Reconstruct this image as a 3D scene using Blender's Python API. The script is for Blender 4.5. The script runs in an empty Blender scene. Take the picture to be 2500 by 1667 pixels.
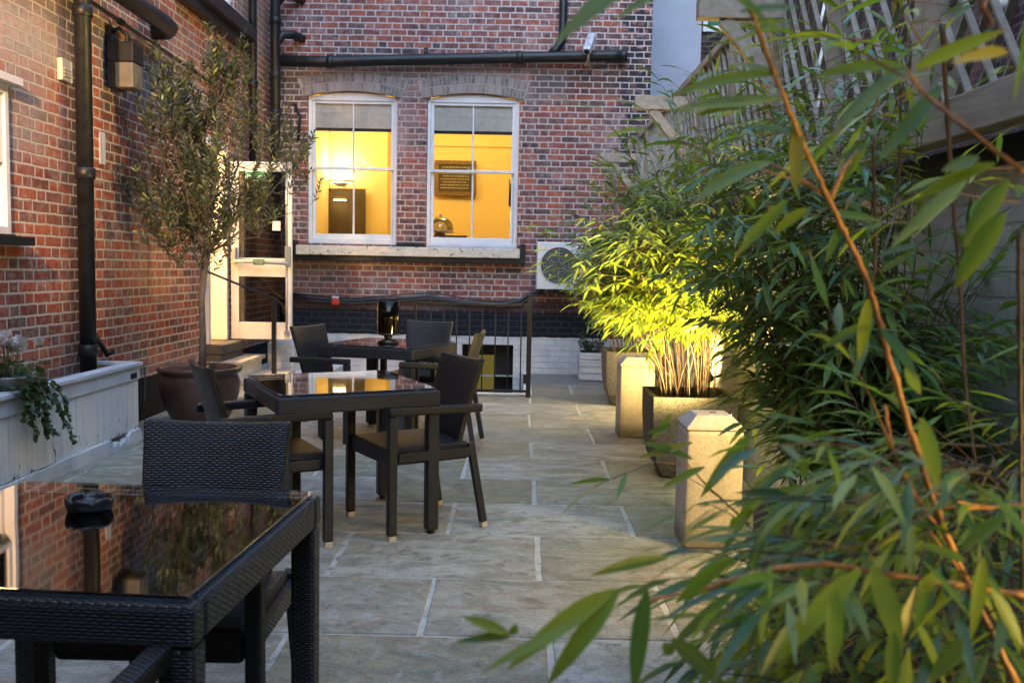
import bpy, bmesh, math, random
from mathutils import Vector, Matrix
R = math.radians; PI = math.pi
random.seed(7)
S = bpy.context.scene; COL = S.collection

# ------------------------------------------------------------------ camera model (also used to find real places of things)
F, CX, CY, H = 2250., 1250., 833.5, 1.35
PITCH, ROLL, YAW = math.atan(178/F), R(1.1), R(0.38)
def ray(px, py):
    x = (px-CX)/F; y = -(py-CY)/F
    c, s = math.cos(ROLL), math.sin(ROLL); x, y = x*c-y*s, x*s+y*c
    cp, sp = math.cos(PITCH), math.sin(PITCH); yf = cp+y*sp; z = -sp+y*cp
    cy, sy = math.cos(YAW), math.sin(YAW)
    return Vector((x*cy-yf*sy, x*sy+yf*cy, z))
def atY(px, py, Y):
    r = ray(px, py); t = Y/r.y; return Vector((r.x*t, Y, H+r.z*t))
def atX(px, py, X):
    r = ray(px, py); t = X/r.x; return Vector((X, r.y*t, H+r.z*t))

cam = bpy.data.cameras.new('camera'); co = bpy.data.objects.new('camera', cam); COL.objects.link(co)
cam.sensor_width = 22.3; cam.lens = 22.3*F/2500; cam.clip_start = .05; cam.clip_end = 200
fw = Vector((-math.sin(YAW)*math.cos(PITCH), math.cos(YAW)*math.cos(PITCH), -math.sin(PITCH)))
co.location = (0, 0, H)
q = fw.to_track_quat('-Z', 'Y').to_matrix() @ Matrix.Rotation(ROLL, 3, 'Z')
co.rotation_euler = q.to_euler()
cam.dof.use_dof = True; cam.dof.focus_distance = 5.0; cam.dof.aperture_fstop = 3.6
S.camera = co

# ------------------------------------------------------------------ mesh builder
class M:
    def __init__(s):
        s.bm = bmesh.new(); s.uv = s.bm.loops.layers.uv.new('UVMap')
    def face(s, pts, uvs=None, smooth=False, mi=0):
        vs = [s.bm.verts.new(p) for p in pts]
        f = s.bm.faces.new(vs); f.smooth = smooth; f.material_index = mi
        if uvs is None:
            n = (Vector(pts[1])-Vector(pts[0])).cross(Vector(pts[2])-Vector(pts[0]))
            a = [abs(n[i]) for i in range(3)]; k = a.index(max(a))
            uvs = [((p[1], p[2]) if k == 0 else (p[0], p[2]) if k == 1 else (p[0], p[1])) for p in pts]
        for l, u in zip(f.loops, uvs): l[s.uv].uv = u
        return f
    def box(s, c, d, rot=None, mi=0, uo=(0, 0)):
        c = Vector(c); hx, hy, hz = d[0]/2, d[1]/2, d[2]/2
        m = rot if rot is not None else Matrix.Identity(3)
        P = [Vector((x, y, z)) for z in (-hz, hz) for y in (-hy, hy) for x in (-hx, hx)]
        vs = [s.bm.verts.new(m @ p + c) for p in P]
        for idx, k in (((0, 2, 3, 1), 2), ((4, 5, 7, 6), 2), ((0, 1, 5, 4), 1), ((2, 6, 7, 3), 1), ((0, 4, 6, 2), 0), ((1, 3, 7, 5), 0)):
            f = s.bm.faces.new([vs[i] for i in idx]); f.material_index = mi
            for l, i in zip(f.loops, idx):
                p = P[i]+c if rot is None else P[i]
                l[s.uv].uv = ((p.y, p.z) if k == 0 else (p.x, p.z) if k == 1 else (p.x, p.y)); l[s.uv].uv += Vector(uo)
        return s
    def bb(s, x0, x1, y0, y1, z0, z1, mi=0):
        return s.box(((x0+x1)/2, (y0+y1)/2, (z0+z1)/2), (x1-x0, y1-y0, z1-z0), None, mi)
    def bar(s, a, b, w, t, up=(0, 0, 1), mi=0):
        a, b = Vector(a), Vector(b); d = b-a; L = d.length; z = d.normalized(); u = Vector(up)
        if abs(z.dot(u)) > .98: u = Vector((0, 1, 0))
        x = u.cross(z).normalized(); y = z.cross(x)
        return s.box((a+b)/2, (w, t, L), Matrix((x, y, z)).transposed(), mi)
    def tube(s, pts, r, n=8, caps=True, smooth=True, mi=0):
        pts = [Vector(p) for p in pts]; rs = r if isinstance(r, (list, tuple)) else [r]*len(pts)
        rings = []; ref = Vector((.3, .5, .81)).normalized(); Ls = 0; LL = []
        for i, p in enumerate(pts):
            d = (pts[min(i+1, len(pts)-1)]-pts[max(i-1, 0)]).normalized()
            x = (ref-d*ref.dot(d)); x = x.normalized() if x.length > 1e-4 else Vector((1, 0, 0)); ref = x; y = d.cross(x)
            rings.append([s.bm.verts.new(p+(x*math.cos(2*PI*k/n)+y*math.sin(2*PI*k/n))*rs[i]) for k in range(n)])
            if i: Ls += (p-pts[i-1]).length
            LL.append(Ls)
        for i in range(len(pts)-1):
            c = 2*PI*rs[i]
            for k in range(n):
                k2 = (k+1) % n
                f = s.bm.faces.new((rings[i][k], rings[i][k2], rings[i+1][k2], rings[i+1][k])); f.smooth = smooth; f.material_index = mi
                for l, u in zip(f.loops, ((k/n*c, LL[i]), ((k+1)/n*c, LL[i]), ((k+1)/n*c, LL[i+1]), (k/n*c, LL[i+1]))): l[s.uv].uv = u
        if caps:
            for rg, rev in ((rings[0], 1), (rings[-1], 0)):
                f = s.bm.faces.new(rg[::-1] if rev else rg); f.material_index = mi
        return s
    def lathe(s, c, prof, n=32, smooth=True, mi=0, sq=None):
        c = Vector(c); rings = []; L = 0; LL = [0]
        for i, (r, z) in enumerate(prof):
            ring = []
            for k in range(n):
                a = 2*PI*k/n; ca, sa = math.cos(a), math.sin(a); rr = r
                if sq: rr = r/((abs(ca)**sq+abs(sa)**sq)**(1/sq))
                ring.append(s.bm.verts.new(c+Vector((rr*ca, rr*sa, z))))
            rings.append(ring)
            if i: L += math.hypot(r-prof[i-1][0], z-prof[i-1][1]); LL.append(L)
        for i in range(len(prof)-1):
            for k in range(n):
                k2 = (k+1) % n
                f = s.bm.faces.new((rings[i][k], rings[i][k2], rings[i+1][k2], rings[i+1][k])); f.smooth = smooth; f.material_index = mi
                q = max(prof[i][0], .02)*2*PI
                for l, u in zip(f.loops, ((k/n*q, LL[i]), ((k+1)/n*q, LL[i]), ((k+1)/n*q, LL[i+1]), (k/n*q, LL[i+1]))): l[s.uv].uv = u
        return s
    def prism(s, poly, h0, h1, axis=2, mi=0):
        def P(p, h): return (p[0], p[1], h) if axis == 2 else (p[0], h, p[1]) if axis == 1 else (h, p[0], p[1])
        n = len(poly); a = [s.bm.verts.new(P(p, h0)) for p in poly]; b = [s.bm.verts.new(P(p, h1)) for p in poly]
        fs = [s.bm.faces.new(a[::-1]), s.bm.faces.new(b)]+[s.bm.faces.new((a[i], a[(i+1) % n], b[(i+1) % n], b[i])) for i in range(n)]
        for f in fs:
            f.material_index = mi; f.normal_update(); nn = f.normal; k = [abs(v) for v in nn].index(max(abs(v) for v in nn))
            for l in f.loops:
                p = l.vert.co; l[s.uv].uv = ((p.y, p.z) if k == 0 else (p.x, p.z) if k == 1 else (p.x, p.y))
        return s
    def build(s, name, mat, parent=None, bevel=0, seg=2, solid=0, fixn=True, kind=None):
        if fixn: bmesh.ops.recalc_face_normals(s.bm, faces=s.bm.faces)
        me = bpy.data.meshes.new(name); s.bm.to_mesh(me); s.bm.free()
        for m in (mat if isinstance(mat, (list, tuple)) else [mat]): me.materials.append(m)
        o = bpy.data.objects.new(name, me); COL.objects.link(o)
        if parent: o.parent = parent
        if bevel:
            b = o.modifiers.new('bevel', 'BEVEL'); b.width = bevel; b.segments = seg; b.limit_method = 'ANGLE'; b.angle_limit = R(40); b.harden_normals = False
        if kind: o['kind'] = kind
        return o
def thing(name, label, cat, loc=(0, 0, 0), rz=0, group=None):
    o = bpy.data.objects.new(name, None); COL.objects.link(o); o.location = loc; o.rotation_euler = (0, 0, rz)
    o.empty_display_size = .1
    return tag(o, label, cat, group)
def tag(o, label, cat, group=None):
    o['label'] = label; o['category'] = cat
    if group: o['group'] = group
    return o
def dup(o, parent=None):
    c = o.copy(); COL.objects.link(c); c.parent = parent
    for ch in o.children: dup(ch, c)
    return c
def place(o, loc, rz, label=None):
    o.location = loc; o.rotation_euler = (0, 0, rz)
    if label: o['label'] = label
    return o

# ------------------------------------------------------------------ materials
class NT:
    def __init__(s, name):
        s.m = bpy.data.materials.new(name); s.m.use_nodes = True; s.t = s.m.node_tree; s.t.nodes.clear()
        s.out = s.n('ShaderNodeOutputMaterial')
    def n(s, typ, **kw):
        nd = s.t.nodes.new(typ)
        for k, v in kw.items(): setattr(nd, k, v)
        return nd
    def put(s, sock, v):
        if hasattr(v, 'is_output'): s.t.links.new(v, sock)
        elif v is not None:
            if isinstance(v, tuple) and len(v) == 3 and sock.type == 'RGBA': v = v+(1,)
            sock.default_value = v
    def f(s, op, a, b=None, c=None, clamp=False):
        nd = s.n('ShaderNodeMath', operation=op); nd.use_clamp = clamp
        for i, v in enumerate((a, b, c)):
            if v is not None: s.put(nd.inputs[i], v)
        return nd.outputs[0]
    def mr(s, v, a, b, c=0., d=1., smooth=False):
        nd = s.n('ShaderNodeMapRange'); nd.interpolation_type = 'SMOOTHSTEP' if smooth else 'LINEAR'
        for i, x in enumerate((v, a, b, c, d)): s.put(nd.inputs[i], x)
        return nd.outputs[0]
    def mix(s, fac, a, b, mode='MIX'):
        nd = s.n('ShaderNodeMix', data_type='RGBA', blend_type=mode); s.put(nd.inputs[0], fac); s.put(nd.inputs[6], a); s.put(nd.inputs[7], b); return nd.outputs[2]
    def ramp(s, v, stops, interp='LINEAR'):
        nd = s.n('ShaderNodeValToRGB'); cr = nd.color_ramp; cr.interpolation = interp
        while len(cr.elements) < len(stops): cr.elements.new(.5)
        for e, (p, c) in zip(cr.elements, stops): e.position = p; e.color = (c[0], c[1], c[2], 1)
        s.put(nd.inputs[0], v); return nd.outputs[0]
    def noise(s, vec, scale, detail=4, rough=.55, out=0, dist=0):
        nd = s.n('ShaderNodeTexNoise'); s.put(nd.inputs['Vector'], vec); nd.inputs['Scale'].default_value = scale
        nd.inputs['Detail'].default_value = detail; nd.inputs['Roughness'].default_value = rough; nd.inputs['Distortion'].default_value = dist
        return nd.outputs[out]
    def uv(s): return s.n('ShaderNodeTexCoord').outputs['UV']
    def obj(s): return s.n('ShaderNodeTexCoord').outputs['Object']
    def pos(s): return s.n('ShaderNodeNewGeometry').outputs['Position']
    def island(s): return s.n('ShaderNodeNewGeometry').outputs['Random Per Island']
    def sep(s, v):
        nd = s.n('ShaderNodeSeparateXYZ'); s.put(nd.inputs[0], v); return nd.outputs
    def comb(s, x, y, z=0.):
        nd = s.n('ShaderNodeCombineXYZ'); s.put(nd.inputs[0], x); s.put(nd.inputs[1], y); s.put(nd.inputs[2], z); return nd.outputs[0]
    def vm(s, op, a, b):
        nd = s.n('ShaderNodeVectorMath', operation=op); s.put(nd.inputs[0], a); s.put(nd.inputs[1], b); return nd.outputs[0]
    def bump(s, h, dist, strength=1., normal=None):
        nd = s.n('ShaderNodeBump'); nd.inputs['Strength'].default_value = strength; nd.inputs['Distance'].default_value = dist
        s.put(nd.inputs['Height'], h)
        if normal is not None: s.put(nd.inputs['Normal'], normal)
        return nd.outputs[0]
    def pbr(s, col, rough=.6, bump=None, metal=0., spec=.5, finish=True, **kw):
        nd = s.n('ShaderNodeBsdfPrincipled'); s.put(nd.inputs['Base Color'], col); s.put(nd.inputs['Roughness'], rough); s.put(nd.inputs['Metallic'], metal)
        s.put(nd.inputs['Specular IOR Level'], spec)
        if bump is not None: s.put(nd.inputs['Normal'], bump)
        for k, v in kw.items(): s.put(nd.inputs[k.replace('_', ' ')], v)
        if finish: s.t.links.new(nd.outputs[0], s.out.inputs[0])
        return nd.outputs[0]
    def done(s, sh=None):
        if sh is not None: s.t.links.new(sh, s.out.inputs[0])
        return s.m

def brick_field(t, uvv, wob=.004):
    nz = t.noise(uvv, 9, 2, .5, out=1)
    w = t.vm('MULTIPLY', t.vm('SUBTRACT', nz, (.5, .5, .5)), (wob*2, wob*3, 0))
    nz2 = t.noise(uvv, 60, 2, .5, out=1)
    w2 = t.vm('MULTIPLY', t.vm('SUBTRACT', nz2, (.5, .5, .5)), (.006, .006, 0))
    x, y, _ = t.sep(t.vm('ADD', t.vm('ADD', uvv, w), w2))
    v = t.f('DIVIDE', y, .0755); row = t.f('FLOOR', v); fv = t.f('MULTIPLY', t.f('FRACT', v), .0755)
    wn = t.n('ShaderNodeTexWhiteNoise', noise_dimensions='1D'); t.put(wn.inputs['W'], row)
    off = t.f('ADD', t.f('MULTIPLY', t.f('PINGPONG', row, 1.), .16875), t.f('MULTIPLY', wn.outputs[0], .035))
    tt = t.f('DIVIDE', t.f('ADD', x, off), .3375); cell = t.f('FLOOR', tt); ft = t.f('MULTIPLY', t.f('FRACT', tt), .3375)
    isH = t.f('GREATER_THAN', ft, .225); loc = t.f('SUBTRACT', ft, t.f('MULTIPLY', isH, .225)); wd = t.f('SUBTRACT', .225, t.f('MULTIPLY', isH, .1125))
    d = t.f('MINIMUM', t.f('MINIMUM', loc, t.f('SUBTRACT', wd, loc)), t.f('MINIMUM', fv, t.f('SUBTRACT', .0755, fv)))
    rag = t.f('MULTIPLY', t.f('SUBTRACT', t.noise(uvv, 75, 4, .75), .5), .013)
    mask = t.mr(t.f('ADD', d, rag), .0050, .0105, 0., 1., True)
    wn2 = t.n('ShaderNodeTexWhiteNoise', noise_dimensions='2D'); t.put(wn2.inputs['Vector'], t.comb(t.f('ADD', t.f('MULTIPLY', cell, 2.), isH), row))
    return mask, wn2.outputs[0], wn2.outputs[1], isH

def brick_mat(name, stops, mortar, header_dark=.0, wash=(.42, .36, .33), wash_amt=.45, zones=None, gl=.85, bumpd=.006):
    t = NT(name); uv = t.uv(); mask, rnd, rc, isH = brick_field(t, uv)
    rr = t.f('ADD', rnd, t.f('MULTIPLY', isH, header_dark), clamp=True)
    col = t.ramp(rr, stops)
    fine = t.noise(uv, 45, 4, .65); col = t.mix(1., col, t.ramp(fine, [(.25, (.55, .55, .55)), (.7, (1.25, 1.2, 1.2))]), 'MULTIPLY')
    spots = t.noise(uv, 14, 3, .6)
    col = t.mix(t.mr(spots, .55, .75, 0., .5), col, (.10, .065, .06))
    mcol = t.mix(t.mr(t.noise(uv, 30, 4, .7), .3, .75), tuple(c*.72 for c in mortar), mortar)
    mcol = t.mix(t.mr(t.noise(uv, 6, 5, .7), .52, .68, 0., .6), mcol, tuple(c*.35 for c in mortar))
    sm = t.f('MULTIPLY', t.mr(t.noise(t.vm('ADD', uv, (9., 5., 0.)), 13, 6, .75), .46, .66, 0., .62), t.mr(t.noise(uv, 2.2, 3), .35, .6, .3, 1.)); col = t.mix(sm, col, tuple(c*.85 for c in mortar))
    col = t.mix(t.mr(t.noise(uv, 1.3, 5, .65), .40, .62, .45, 0.), col, t.mix(1., col, (.62, .57, .62), 'MULTIPLY')); col = t.mix(t.mr(t.noise(t.vm('ADD', uv, (4., 8., 0.)), .9, 4, .6), .5, .66, 0., .35), col, (.50, .19, .09) if header_dark > .1 else (.38, .12, .09))
    c = t.mix(mask, mcol, col)
    big = t.noise(uv, 1.1, 5, .6, dist=.6)
    wm = t.mr(big, .5, .72, 0., wash_amt, True)
    wm = t.f('MULTIPLY', wm, t.mr(t.noise(uv, 22, 3, .7), .25, .7, .4, 1.))
    c = t.mix(wm, c, wash)
    if zones: c, mask = zones(t, uv, c, mask)
    h = t.f('ADD', mask, t.f('MULTIPLY', fine, .35))
    t.pbr(c, gl, t.bump(h, bumpd, .9), spec=.25)
    return t.done()

def box_mask(t, uv, u0, u1, v0, v1, soft=.12, nz=.25, sc=4):
    x, y, _ = t.sep(uv); n = t.f('MULTIPLY', t.f('SUBTRACT', t.noise(uv, sc, 4, .6), .5), nz)
    a = t.f('MINIMUM', t.f('SUBTRACT', x, u0), t.f('SUBTRACT', u1, x)); b = t.f('MINIMUM', t.f('SUBTRACT', y, v0), t.f('SUBTRACT', v1, y))
    return t.mr(t.f('ADD', t.f('MINIMUM', a, b), n), -soft, soft, 0., 1., True)

def zones_back(t, uv, c, mask):
    grain = t.mr(t.noise(uv, 25, 4, .7), .3, .65, .35, 1.)
    # pale lime wash band round the arches
    m = box_mask(t, uv, -3.1, .55, 3.45, 3.86, .06, .16)
    c = t.mix(t.f('MULTIPLY', t.f('MULTIPLY', m, grain), .62), c, (.26, .235, .225))
    # soot grey courses right of the windows and down the right corner
    m = box_mask(t, uv, .1, 1.8, 3.52, 3.83, .05, .12); c = t.mix(t.f('MULTIPLY', m, t.f('MULTIPLY', mask, .6)), c, (.035, .037, .042))
    m = box_mask(t, uv, 1.22, 1.9, 2.6, 5.2, .12, .3, 6); c = t.mix(t.f('MULTIPLY', t.f('MULTIPLY', m, mask), t.mr(t.noise(uv, 9, 2), .42, .5)), c, (.03, .03, .036))
    m = box_mask(t, uv, -3.3, -2.75, 2.9, 3.9, .1, .3); c = t.mix(t.f('MULTIPLY', t.f('MULTIPLY', m, mask), .6), c, (.045, .042, .045))
    m = box_mask(t, uv, -3.3, -2.05, .6, 1.52, .12, .2); c = t.mix(t.f('MULTIPLY', m, .55), c, (.06, .042, .045))
    # painted base: dark under the cable, black tar band, white paint below
    x, y, _ = t.sep(uv); y2 = t.f('ADD', y, t.f('MULTIPLY', t.f('SUBTRACT', t.noise(uv, 8, 3), .5), .03))
    c = t.mix(t.f('MULTIPLY', t.f('LESS_THAN', y2, .93), .8), c, (.035, .022, .024))
    blk = t.mix(mask, (.030, .034, .045), (.010, .012, .018)); c = t.mix(t.f('LESS_THAN', y2, .79), c, blk)
    wh = t.mix(t.mr(t.noise(uv, 3, 5, .7), .35, .75), (.62, .62, .63), (.40, .40, .40)); wh = t.mix(t.f('MULTIPLY', t.f('SUBTRACT', 1., mask), .35), wh, (.40, .40, .40))
    c = t.mix(t.f('LESS_THAN', y2, .475), c, wh)
    return c, mask
def zones_left(t, uv, c, mask):
    grain = t.mr(t.noise(uv, 22, 4, .7), .3, .65, .35, 1.)
    m = box_mask(t, uv, 3.9, 6.75, 2.62, 3.25, .12, .3); c = t.mix(t.f('MULTIPLY', t.f('MULTIPLY', m, grain), .85), c, (.50, .44, .40))
    m = box_mask(t, uv, 4.2, 7.3, 2.93, 3.6, .12, .3); c = t.mix(t.f('MULTIPLY', t.f('MULTIPLY', m, mask), .6), c, (.12, .125, .12))
    m = box_mask(t, uv, 5.7, 6.25, 2.0, 2.9, .12, .4, 3); c = t.mix(t.f('MULTIPLY', t.f('MULTIPLY', m, grain), .55), c, (.40, .37, .35))
    m = box_mask(t, uv, 7.1, 9.3, 2.75, 3.12, .12, .3); c = t.mix(t.f('MULTIPLY', t.f('MULTIPLY', m, grain), .75), c, (.40, .37, .33))
    m = box_mask(t, uv, 7.1, 8.1, 2.55, 3.05, .15, .4); c = t.mix(t.f('MULTIPLY', t.f('MULTIPLY', m, mask), .7), c, (.09, .10, .115))
    # soot beside the drainpipe
    m = box_mask(t, uv, 6.55, 6.85, .5, 4.5, .10, .22, 7); c = t.mix(t.f('MULTIPLY', t.f('MULTIPLY', m, t.mr(mask, 0., 1., .55, 1.)), .85), c, (.030, .030, .034))
    m = box_mask(t, uv, 8.0, 11.8, 3.9, 9, .15, .4); c = t.mix(t.f('MULTIPLY', m, .35), c, (.36, .31, .26))
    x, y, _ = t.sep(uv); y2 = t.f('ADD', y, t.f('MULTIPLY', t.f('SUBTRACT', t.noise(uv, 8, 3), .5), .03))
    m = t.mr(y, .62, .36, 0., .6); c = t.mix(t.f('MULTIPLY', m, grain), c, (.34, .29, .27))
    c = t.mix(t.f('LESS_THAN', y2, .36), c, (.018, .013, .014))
    return c, mask

RED = [(0, (.14, .066, .055)), (.15, (.22, .066, .05)), (.35, (.36, .085, .045)), (.62, (.47, .11, .045)), (.85, (.36, .085, .05)), (1, (.18, .095, .08))]
PUR = [(0, (.065, .045, .050)), (.2, (.14, .060, .060)), (.42, (.23, .075, .064)), (.62, (.37, .10, .055)), (.75, (.27, .082, .064)), (.9, (.18, .075, .070)), (1, (.085, .062, .068))]
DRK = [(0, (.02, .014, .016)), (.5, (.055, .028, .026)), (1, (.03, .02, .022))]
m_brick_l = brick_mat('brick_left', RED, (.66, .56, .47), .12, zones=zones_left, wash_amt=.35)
m_brick_b = brick_mat('brick_back', PUR, (.60, .51, .49), .08, zones=zones_back, wash=(.46, .36, .35), wash_amt=.6)
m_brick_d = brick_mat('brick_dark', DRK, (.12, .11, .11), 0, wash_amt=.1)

def painted_brick(name, base, dirt):
    t = NT(name); uv = t.uv(); mask, rnd, rc, isH = brick_field(t, uv, .006)
    n = t.noise(uv, 3, 5, .65); c = t.mix(t.mr(n, .4, .75), base, dirt); c = t.mix(t.f('MULTIPLY', t.f('SUBTRACT', 1., mask), .3), c, dirt)
    t.pbr(c, .75, t.bump(t.f('ADD', mask, t.f('MULTIPLY', t.noise(uv, 30, 4), .6)), .006, .7), spec=.3); return t.done()
m_white_brick = painted_brick('painted_brick', (.66, .63, .58), (.42, .39, .35))
m_lime = painted_brick('white_painted_brick', (.68, .68, .68), (.45, .45, .45))

def simple(name, col, rough=.5, var=.25, scale=8, bumpd=0., metal=0., spec=.5, bs=40, **kw):
    t = NT(name); o = t.obj(); n = t.noise(o, scale, 4, .6)
    c = t.mix(t.mr(n, .3, .7), tuple(x*(1-var) for x in col), tuple(min(x*(1+var), 1) for x in col))
    b = t.bump(t.noise(o, bs, 4, .6), bumpd, .8) if bumpd else None
    t.pbr(c, t.mr(t.noise(o, scale*2, 3), .3, .7, max(rough-.08, .02), rough+.08), b, metal, spec, **kw); return t.done()
m_black_iron = simple('black_painted_iron', (.011, .012, .015), .42, .35, 12, .002, spec=.35)
m_white_paint = simple('white_gloss_paint', (.66, .66, .69), .4, .08, 5, .0006)
m_white_metal = simple('white_metal', (.62, .63, .64), .4, .05, 5)
m_grey_metal = simple('grey_metal', (.30, .32, .36), .35, .1, 9, metal=.3)
m_silver = simple('silver_metal', (.62, .64, .70), .3, .08, 9, metal=.55)
m_dark = simple('black_void', (.008, .007, .007), .8, .3, 6)
m_stone = simple('pale_stone', (.42, .37, .31), .8, .3, 6, .004)
m_concrete_dark = simple('dark_concrete', (.030, .030, .034), .75, .3, 7, .003)
m_soil = simple('soil', (.020, .014, .010), .95, .5, 30, .02)
t = NT('bollard_stone'); o = t.obj(); n = t.noise(o, 7, 6, .7); st_ = t.noise(t.vm('MULTIPLY', o, (16, 16, 1.2)), 1.3, 4, .6); g_ = t.noise(o, 140, 2)
c = t.mix(t.mr(n, .3, .7), (.40, .34, .30), (.52, .46, .41)); c = t.mix(t.mr(st_, .52, .72, 0., .45), c, (.28, .24, .20)); zz_ = t.sep(o)[2]
c = t.mix(t.f('MULTIPLY', t.mr(t.f('ADD', zz_, t.f('MULTIPLY', n, -.12)), .0, .07, 1., 0.), .7), c, (.12, .115, .085)); c = t.mix(1., c, t.ramp(g_, [(.3, (.8, .8, .8)), (.7, (1.15, 1.15, 1.15))]), 'MULTIPLY')
t.pbr(c, .85, t.bump(t.f('ADD', n, t.f('MULTIPLY', g_, .3)), .004, .8)); m_bollard = t.done()
m_cream = simple('cream_plastic', (.62, .58, .46), .5, .08, 8)
m_render = simple('pale_render', (.43, .46, .56), .9, .12, 2, .002)
m_rubber = simple('pale_foot_cap', (.52, .46, .34), .5, .1, 20)
m_bark = simple('olive_bark', (.085, .078, .075), .9, .4, 25, .006, bs=45)
m_cap_black = simple('ashtray_plastic', (.008, .008, .009), .32, .2, 10)
m_red = simple('red_plastic', (.45, .03, .015), .4, .2, 10)
m_green = simple('green_sign', (.005, .16, .055), .4, .05, 5)
m_paper = simple('white_paper', (.72, .72, .72), .7, .04, 5)
m_curtain = simple('green_blind', (.06, .22, .15), .8, .15, 5)

def wood(name, a, b):
    t = NT(name); o = t.obj(); mp = t.vm('MULTIPLY', o, (14, 2.2, 14)); n = t.noise(mp, 2, 5, .6, dist=.4); n2 = t.noise(o, 1.5, 3)
    c = t.mix(t.mr(n, .3, .7), a, b); c = t.mix(t.mr(n2, .4, .7, 0., .4), c, tuple(x*.5 for x in a))
    t.pbr(c, .8, t.bump(n, .002, .8), spec=.3); return t.done()
m_wood = wood('weathered_timber', (.33, .28, .22), (.50, .44, .36))

# white boarded planter paint, peeling
t = NT('peeling_white_boards'); uv = t.uv(); x, y, _ = t.sep(uv)
bd = t.f('FRACT', t.f('DIVIDE', x, .098)); gap = t.f('MINIMUM', bd, t.f('SUBTRACT', 1., bd))
bid = t.f('FLOOR', t.f('DIVIDE', x, .098)); wn = t.n('ShaderNodeTexWhiteNoise', noise_dimensions='1D'); t.put(wn.inputs['W'], bid)
streak = t.noise(t.vm('MULTIPLY', uv, (22, 2.0, 1)), 1.2, 4, .6)
c = t.mix(t.mr(streak, .35, .65), (.76, .74, .70), (.58, .62, .68)); c = t.mix(t.f('MULTIPLY', wn.outputs[0], .3), c, (.68, .62, .56))
pe = t.noise(t.vm('MULTIPLY', uv, (16, 5, 1)), 1.5, 5, .7)
low = t.mr(y, .05, .32, .17, 0.); peel = t.mr(t.f('ADD', pe, low), .70, .73)
c = t.mix(peel, c, (.05, .035, .025)); crack = t.mr(gap, .012, .03, t.mr(t.noise(uv, 3, 2), .52, .62, 0.08, .9), 0.); c = t.mix(crack, c, (.04, .035, .03))
t.pbr(c, .65, t.bump(t.f('ADD', t.mr(gap, .0, .05), t.f('MULTIPLY', peel, -1.)), .004, .8)); m_boards = t.done()
t = NT('peeling_white_trim'); uv = t.uv(); pe = t.noise(t.vm('MULTIPLY', uv, (5, 14, 1)), 2.2, 5, .65)
peel = t.mr(pe, .66, .69); c = t.mix(t.mr(t.noise(uv, 5, 4), .3, .7), (.62, .64, .68), (.46, .48, .52)); c = t.mix(peel, c, (.05, .035, .025))
t.pbr(c, .6, t.bump(peel, -.003, .8)); m_trim = t.done()

# woven resin wicker
def wicker(name, k=1.):
    k *= .64; t = NT(name); uv = t.uv()
    b = t.n('ShaderNodeTexBrick'); b.offset = .5; b.offset_frequency = 2; b.squash = 1.0
    t.put(b.inputs['Vector'], uv); b.inputs['Color1'].default_value = (.3, .3, .3, 1); b.inputs['Color2'].default_value = (1, 1, 1, 1)
    b.inputs['Scale'].default_value = 1; b.inputs['Mortar Size'].default_value = .0015*k; b.inputs['Mortar Smooth'].default_value = 1.; b.inputs['Brick Width'].default_value = .036*k; b.inputs['Row Height'].default_value = .0105*k
    x, y, _ = t.sep(uv); fx = t.f('ABSOLUTE', t.f('SINE', t.f('MULTIPLY', y, PI/(.0105*k)))); row = t.f('FLOOR', t.f('DIVIDE', y, .0105*k))
    sx = t.f('ABSOLUTE', t.f('SINE', t.f('ADD', t.f('MULTIPLY', x, PI/(.036*k)), t.f('MULTIPLY', t.f('PINGPONG', row, 1.), PI/2))))
    h = t.f('MULTIPLY', t.f('POWER', fx, .5), t.f('ADD', .25, t.f('MULTIPLY', sx, .75)))
    c = t.mix(h, (.002, .002, .003), (.015, .0145, .018)); c = t.mix(t.f('MULTIPLY', b.outputs[1], .5), c, (.004, .004, .004))
    n = t.noise(uv, 40, 2); c = t.mix(t.mr(n, .4, .7, 0., .35), c, (.016, .012, .010))
    t.pbr(c, t.mr(n, .3, .7, .28, .45), t.bump(h, .0052*k, 1.), spec=.5); return t.done()
m_wicker = wicker('woven_wicker')

# tabletop glass : clear sheet lying on the woven top
t = NT('tabletop_glass'); fr = t.n('ShaderNodeFresnel'); fr.inputs[0].default_value = 1.75
gl = t.n('ShaderNodeBsdfGlossy'); gl.inputs['Roughness'].default_value = .03; gl.inputs['Color'].default_value = (.95, .97, 1, 1)
tr = t.n('ShaderNodeBsdfTransparent'); tr.inputs[0].default_value = (.9, .93, .94, 1); mx = t.n('ShaderNodeMixShader')
wv = t.bump(t.noise(t.obj(), 2.5, 1, .4), .0025, .35); t.put(gl.inputs['Normal'], wv)
t.put(mx.inputs[0], t.f('MINIMUM', t.f('MULTIPLY', fr.outputs[0], 1.25), 1.)); t.put(mx.inputs[1], tr.outputs[0]); t.put(mx.inputs[2], gl.outputs[0]); m_tglass = t.done(mx.outputs[0])
def pane_mat(name, tint=(.93, .96, .95), ior=1.5, k=1.):
    t = NT(name); fr = t.n('ShaderNodeFresnel'); fr.inputs[0].default_value = ior
    gl = t.n('ShaderNodeBsdfGlossy'); gl.inputs['Roughness'].default_value = .01
    tr = t.n('ShaderNodeBsdfTransparent'); tr.inputs[0].default_value = tint+(1,); mx = t.n('ShaderNodeMixShader')
    t.put(mx.inputs[0], t.f('MULTIPLY', fr.outputs[0], k, clamp=True)); t.put(mx.inputs[1], tr.outputs[0]); t.put(mx.inputs[2], gl.outputs[0]); return t.done(mx.outputs[0])
m_pane = pane_mat('window_pane', (.98, .98, .98)); m_dpane = pane_mat('dark_pane', (.35, .37, .38), 1.6, 2.2); m_smoke = pane_mat('smoked_glass', (.34, .30, .18), 1.45, .8)

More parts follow.
